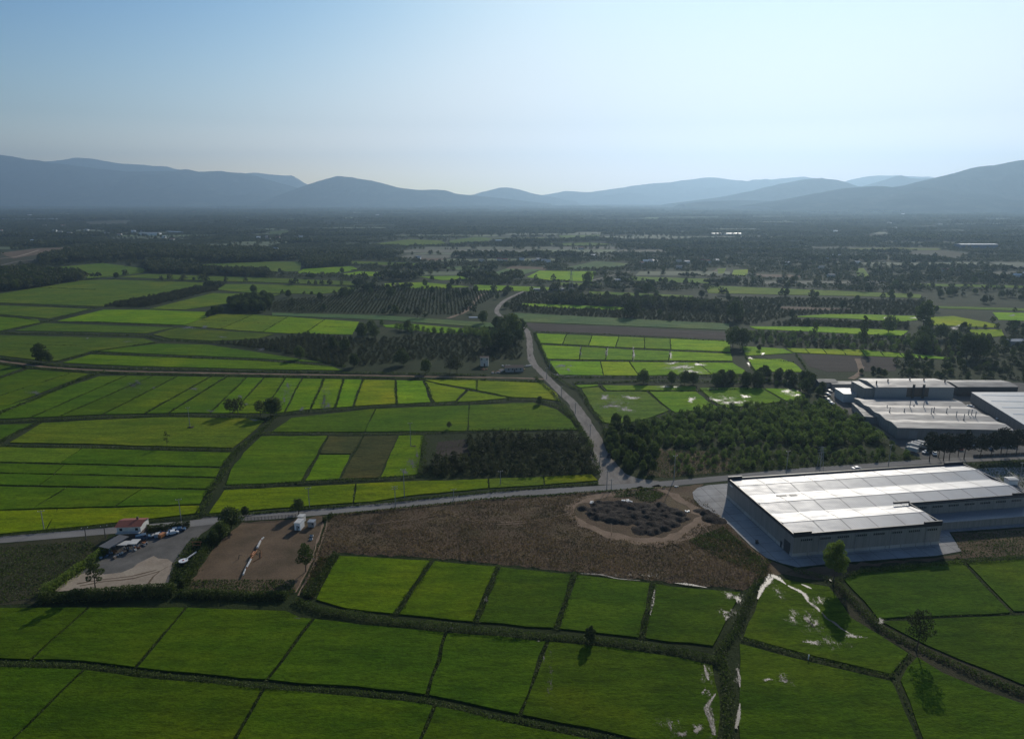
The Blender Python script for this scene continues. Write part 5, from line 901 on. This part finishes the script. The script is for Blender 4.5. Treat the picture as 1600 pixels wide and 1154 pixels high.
# ---------------------------------------------------------------- woodland beyond: one mass, nobody could count it
BL = BLOCK
def free(X, Y, pad=0):
    ok = np.ones(len(X), bool)
    for P in BL:
        A = np.array(P); lo, hi = A.min(0)-1, A.max(0)+1; c = ok & (X > lo[0]) & (X < hi[0]) & (Y > lo[1]) & (Y < hi[1])
        if c.any():
            idx = np.where(c)[0]; ok[idx[inpoly(X[idx], Y[idx], P)]] = False
    for Pl, wd in ((RW, 7), (GR1, 7)):
        idx = np.where(ok & (Y < 2500))[0]
        for s in range(0, len(idx), 20000):
            j = idx[s:s+20000]; d = np.min((X[j,None]-Pl[None,::2,0])**2+(Y[j,None]-Pl[None,::2,1])**2, axis=1); ok[j[d < wd*wd]] = False
    return ok
def inframe(X, Y, m=1.12): return np.abs(X) < (Y*math.cos(PITCH)+29)*.75*m+30
src = {}
def proto(name, me):
    o = bpy.data.objects.new(name, me); src[name] = o; return o
PR = [proto('p%d' % i, PT['far'][i % 4][2]) for i in range(4)] + [proto('h%d' % i, PT['hazel'][i][2]) for i in range(2)] + [proto('s%d' % i, PT['sap'][i][2]) for i in range(3)] + [proto('b%d' % i, PT['big'][i][2]) for i in range(3)]
def tile(seed, n, size, h, low):
    r = np.random.default_rng(seed); Vs = []
    for i in range(n):
        x, y = r.uniform(-size/2, size/2, 2); hh = h*r.uniform(.6, 1.3); rad = hh*(.55 if low else .42); k = int(34 if not low else 18)
        d = r.normal(size=(k, 3)); d /= np.linalg.norm(d, axis=1)[:,None]; d[:,2] = np.abs(d[:,2])*.9
        C = np.array([x, y, hh*.45]) + d*[rad, rad, hh*.6]*r.uniform(.6, 1, (k,1)); Vs.append(leaf_quads(C, hh*(.34 if not low else .4), r))
    return quadmesh('tile', cat(*Vs), mat=M['far_leaf'])
PR += [proto('w%d' % i, tile(i, 16, 34, 10, False)) for i in range(4)] + [proto('o%d' % i, tile(20+i, 36, 34, 3.4, True)) for i in range(3)]
PI = {n: i for i, n in enumerate(sorted(src))}
inst = []                                             # (x, y, scale, proto index, rotation)
r = np.random.default_rng(77)
def add(names, X, Y, S): 
    for i in range(len(X)): inst.append((X[i], Y[i], S[i] if not np.isscalar(S) else S, PI[names[int(r.integers(len(names)))]], r.uniform(0, 6.28)))
for kind, x, y, h in EXTRA: add({'mid':['b0','b1'],'sap':['s0','s1','s2'],'hazel':['h0','h1']}[kind], [x], [y], h/{'mid':10,'sap':5,'hazel':3.4}[kind])
def region(P, n, names, s0, s1):
    C = scatter(W(P), n, r); k = free(C[:,0], C[:,1]); C = C[k]; add(names, C[:,0], C[:,1], r.uniform(s0, s1, len(C)))
B, H_, F_ = ['b0','b1','b2'], ['h0','h1'], ['p0','p1','p2','p3']
# orchards and scrub of the middle distance
def rowsin(P, sp, names, s0, s1, a=0.0, jit=.12):
    P = np.array(W(P)); lo, hi = P.min(0), P.max(0); c0 = (lo+hi)/2; Rg = np.linalg.norm(hi-lo)/2; g = np.arange(-Rg, Rg, sp); U, V_ = np.meshgrid(g, g)
    U = U.ravel()+r.normal(0, sp*jit, U.size); V_ = V_.ravel()+r.normal(0, sp*jit, V_.size); X = c0[0]+U*math.cos(a)-V_*math.sin(a); Y = c0[1]+U*math.sin(a)+V_*math.cos(a)
    k = inpoly(X, Y, P); X, Y = X[k], Y[k]; k = free(X, Y); add(names, X[k], Y[k], r.uniform(s0, s1, k.sum()))
rowsin([(440,470),(520,462),(590,448),(790,453),(775,462),(720,492),(560,490),(430,487),(400,480)], 4.2, H_, .42, .68, .1)
rowsin([(345,537),(420,532),(480,522),(560,530),(540,575),(430,548)], 4.4, H_, .7, 1.1, .3); rowsin([(560,530),(690,523),(820,530),(815,560),(740,565),(660,560),(560,574)], 4.4, H_, .5, .95, .1, .3)
rowsin([(150,479),(225,466),(290,453),(343,443),(400,446),(330,455),(228,480)], 4.2, H_, .8, 1.3, .2, .3)
rowsin([(815,458),(1080,466),(1140,472),(1140,505),(985,500),(800,487),(790,475)], 4.4, H_, .5, .95, .0, .3)
rowsin([(1140,465),(1440,470),(1440,492),(1240,492),(1170,508),(1140,500)], 4.4, H_, .5, .95, .0, .3); rowsin([(1170,520),(1340,526),(1500,531),(1500,558),(1400,550),(1240,543),(1160,535)], 5.6, H_+['s0'], .6, 1.2, .0, .3)
rowsin([(1240,502),(1420,506),(1420,514),(1200,508)], 5, H_, .9, 1.4); rowsin([(1500,505),(1620,508),(1620,560),(1500,560)], 9, F_+B, .3, .7, 0, .3); rowsin([(1340,565),(1440,562),(1620,566),(1620,598),(1400,590),(1345,585)], 8, F_+B, .25, .65, 0, .35)
rowsin([(1170,588),(1270,590),(1290,605),(1285,625),(1262,615),(1240,603),(1100,600)], 7, B+['s0'], .5, .9, 0, .3); rowsin([(590,508),(800,520),(800,530),(640,520)], 6, ['s0','s1'], .8, 1.4, 0, .3)
rowsin([(0,425),(60,424),(128,430),(128,437),(80,448),(0,456),(-150,460),(-150,425)], 8, F_+B, .9, 1.4, 0, .3); rowsin([(225,413),(270,411),(275,418),(400,424),(430,430),(420,434),(345,429),(230,426)], 8, F_, .8, 1.3, 0, .3)
rowsin([(355,465),(400,458),(425,470),(420,488),(360,487)], 8, B, .9, 1.2, 0, .3); rowsin([(470,408),(545,404),(547,414),(480,420)], 8, F_, 1.0, 1.3, 0, .3); rowsin([(295,497),(345,484),(350,490),(305,502)], 7, B, .6, .9, 0, .3)
rowsin([(60,395),(150,388),(400,392),(470,404),(380,412),(225,405),(150,409),(60,413)], 9, F_, 1.0, 1.7, 0, .35)
rowsin([(740,436),(800,434),(800,444),(745,443)], 8, F_, .5, .9, 0, .3); rowsin([(860,468),(1000,472),(1140,480),(1140,486),(860,476)], 9, F_, .7, 1.2, 0, .3)
# single trees dotted along the field lines
X_, Y_ = [], []
for k in range(700):
    y = 405+60*r.random()**.8+ (60*r.random() if r.random() < .35 else 0); x = r.uniform(0, 1600); X, Y = G(x, y)
    if x < 420 and y > 455: continue
    X_.append(X); Y_.append(Y)
X_, Y_ = np.array(X_), np.array(Y_); k = free(X_, Y_); add(F_+B, X_[k], Y_[k], r.uniform(.5, 1.1, k.sum()))
# parcels out to the hills
DF = []                                               # bare or green parcels laid on the ground
y = 930.0; pk = 0
while y < 14500:
    dpt = (38+y*.022)*r.uniform(.7, 1.5); x = -(y*.75*1.15+100); x1 = -x
    while x < x1:
        wd = (110+y*.05)*r.uniform(.5, 1.8); t = r.random(); dens = fbm(np.array([x/1500+9]), np.array([y/1500]), 3, 40)[0]
        sk = .12*math.sin(y/900)*wd; kind = 'wood' if t < .34+dens*.35 else 'orch' if t < .80 else 'fld'
        if y > 4500: kind = 'wood' if t < .55 else 'orch' if t < .84 else 'fld'
        px_b = PXM(y)
        if kind == 'fld':
            P = [(x+4, y+4), (x+wd-4, y+4+sk*.3), (x+wd-4+sk, y+dpt-4), (x+4+sk, y+dpt-4)]
            cx_, cy_ = np.array([x+wd/2]), np.array([y+dpt/2])
            if free(np.array([p[0] for p in P]+[cx_[0]]), np.array([p[1] for p in P]+[cy_[0]])).all(): DF.append((P, int(r.integers(7))))
        else:
            sc_ = 1.0 if y < 3500 else 1.5 if y < 6500 else 2.4 if y < 10000 else 3.6; ts = 30*sc_
            nx_, ny_ = max(1, round((wd-6)/ts)), max(1, round((dpt-4)/ts)); gx, gy = np.meshgrid((np.arange(nx_)+.5)/nx_*wd+x, (np.arange(ny_)+.5)/ny_*dpt+y)
            gx = gx.ravel()+r.normal(0, 3, gx.size); gy = gy.ravel()+r.normal(0, 3, gy.size); k = free(gx, gy) & free(gx+13, gy+10) & free(gx-13, gy-10) & (r.random(gx.size) < (.93 if kind == 'wood' else .97))
            hs = r.uniform(.55, 1.15)*sc_*(.8 if y > 5000 else 1); add(['w0','w1','w2','w3'] if kind == 'wood' else ['o0','o1','o2'], gx[k], gy[k], hs if kind == 'wood' else sc_*r.uniform(.8, 1.2))
        # a line of trees along the near edge
        if r.random() < .75 and y < 6000:
            n = int(wd/r.uniform(9, 22)); ex = x+np.sort(r.uniform(0, wd, n)); ey = y+r.normal(0, 2.5, n); k = free(ex, ey); add(F_, ex[k], ey[k], r.uniform(.4, 1.25, k.sum()))
        x += wd
    y += dpt
A = np.array(inst); A = A[inframe(A[:,0], A[:,1], 1.15)]
cols = [(.06,.10,.018),(.07,.10,.03),(.05,.075,.02),(.08,.14,.02),(.08,.085,.04),(.05,.06,.025),(.07,.12,.02)]
V = []; vc = []
for P, c in DF: V += [(*p, .25) for p in P]; vc += [(*cols[c], 1)]*4
me = quadmesh('distant_fields', V); at = me.color_attributes.new('tint', 'FLOAT_COLOR', 'POINT'); at.data.foreach_set('color', np.array(vc, np.float32).ravel())
m_, t_, b_ = newmat('distant_field'); N_ = NB(t_); a_ = N_.n('ShaderNodeAttribute'); a_.attribute_name = 'tint'
N_.l(N_.mix(1.0, a_.outputs['Color'], N_.ramp(N_.noise(.02, 4, N_.pos()), [(.3, .65), (.7, 1.0)]), 'MULTIPLY'), b_.inputs['Base Color']); b_.inputs['Roughness'].default_value = .95; me.materials.append(m_)
ob('distant_fields', me, kind='structure')
me = bpy.data.meshes.new('woodland'); me.vertices.add(len(A)); me.vertices.foreach_set('co', np.column_stack([A[:,0], A[:,1], A[:,0]*0]).astype(np.float32).ravel())
for nm, c, ty in (('scl', 2, 'FLOAT'), ('pid', 3, 'INT'), ('rot', 4, 'FLOAT')):
    at = me.attributes.new(nm, ty, 'POINT'); at.data.foreach_set('value', A[:,c].astype(np.int32 if ty == 'INT' else np.float32))
wood = ob('woodland', me, kind='stuff', label='mass of trees, orchards and scrub spreading over the plain to the hills')
scol = bpy.data.collections.new('sources')
g = bpy.data.node_groups.new('scatter_trees', 'GeometryNodeTree'); g.interface.new_socket('Geometry', in_out='INPUT', socket_type='NodeSocketGeometry'); g.interface.new_socket('Geometry', in_out='OUTPUT', socket_type='NodeSocketGeometry')
N_ = NB(g); gi = N_.n('NodeGroupInput'); go = N_.n('NodeGroupOutput'); join = N_.n('GeometryNodeJoinGeometry'); N_.l(join.outputs[0], go.inputs[0])
def attr(nm, ty): x = N_.n('GeometryNodeInputNamedAttribute', data_type=ty); x.inputs[0].default_value = nm; return x.outputs[0]
pid, scl, rot = attr('pid', 'INT'), attr('scl', 'FLOAT'), attr('rot', 'FLOAT')
cx3 = N_.n('ShaderNodeCombineXYZ'); N_.l(rot, cx3.inputs[2])
gn = N_.n('GeometryNodeGeometryToInstance')
for nm in sorted(src, reverse=True):
    oi = N_.n('GeometryNodeObjectInfo'); oi.inputs['Object'].default_value = src[nm]; N_.l(oi.outputs['Geometry'], gn.inputs[0])
# one list of prototypes, picked by index
ip = N_.n('GeometryNodeInstanceOnPoints'); ip.inputs['Pick Instance'].default_value = True
N_.l(gi.outputs[0], ip.inputs['Points']); N_.l(gn.outputs[0], ip.inputs['Instance']); N_.l(pid, ip.inputs['Instance Index'])
N_.l(cx3.outputs[0], ip.inputs['Rotation']); N_.l(scl, ip.inputs['Scale']); N_.l(ip.outputs[0], join.inputs[0])
md = wood.modifiers.new('scatter', 'NODES'); md.node_group = g
print('INSTANCES', len(A))
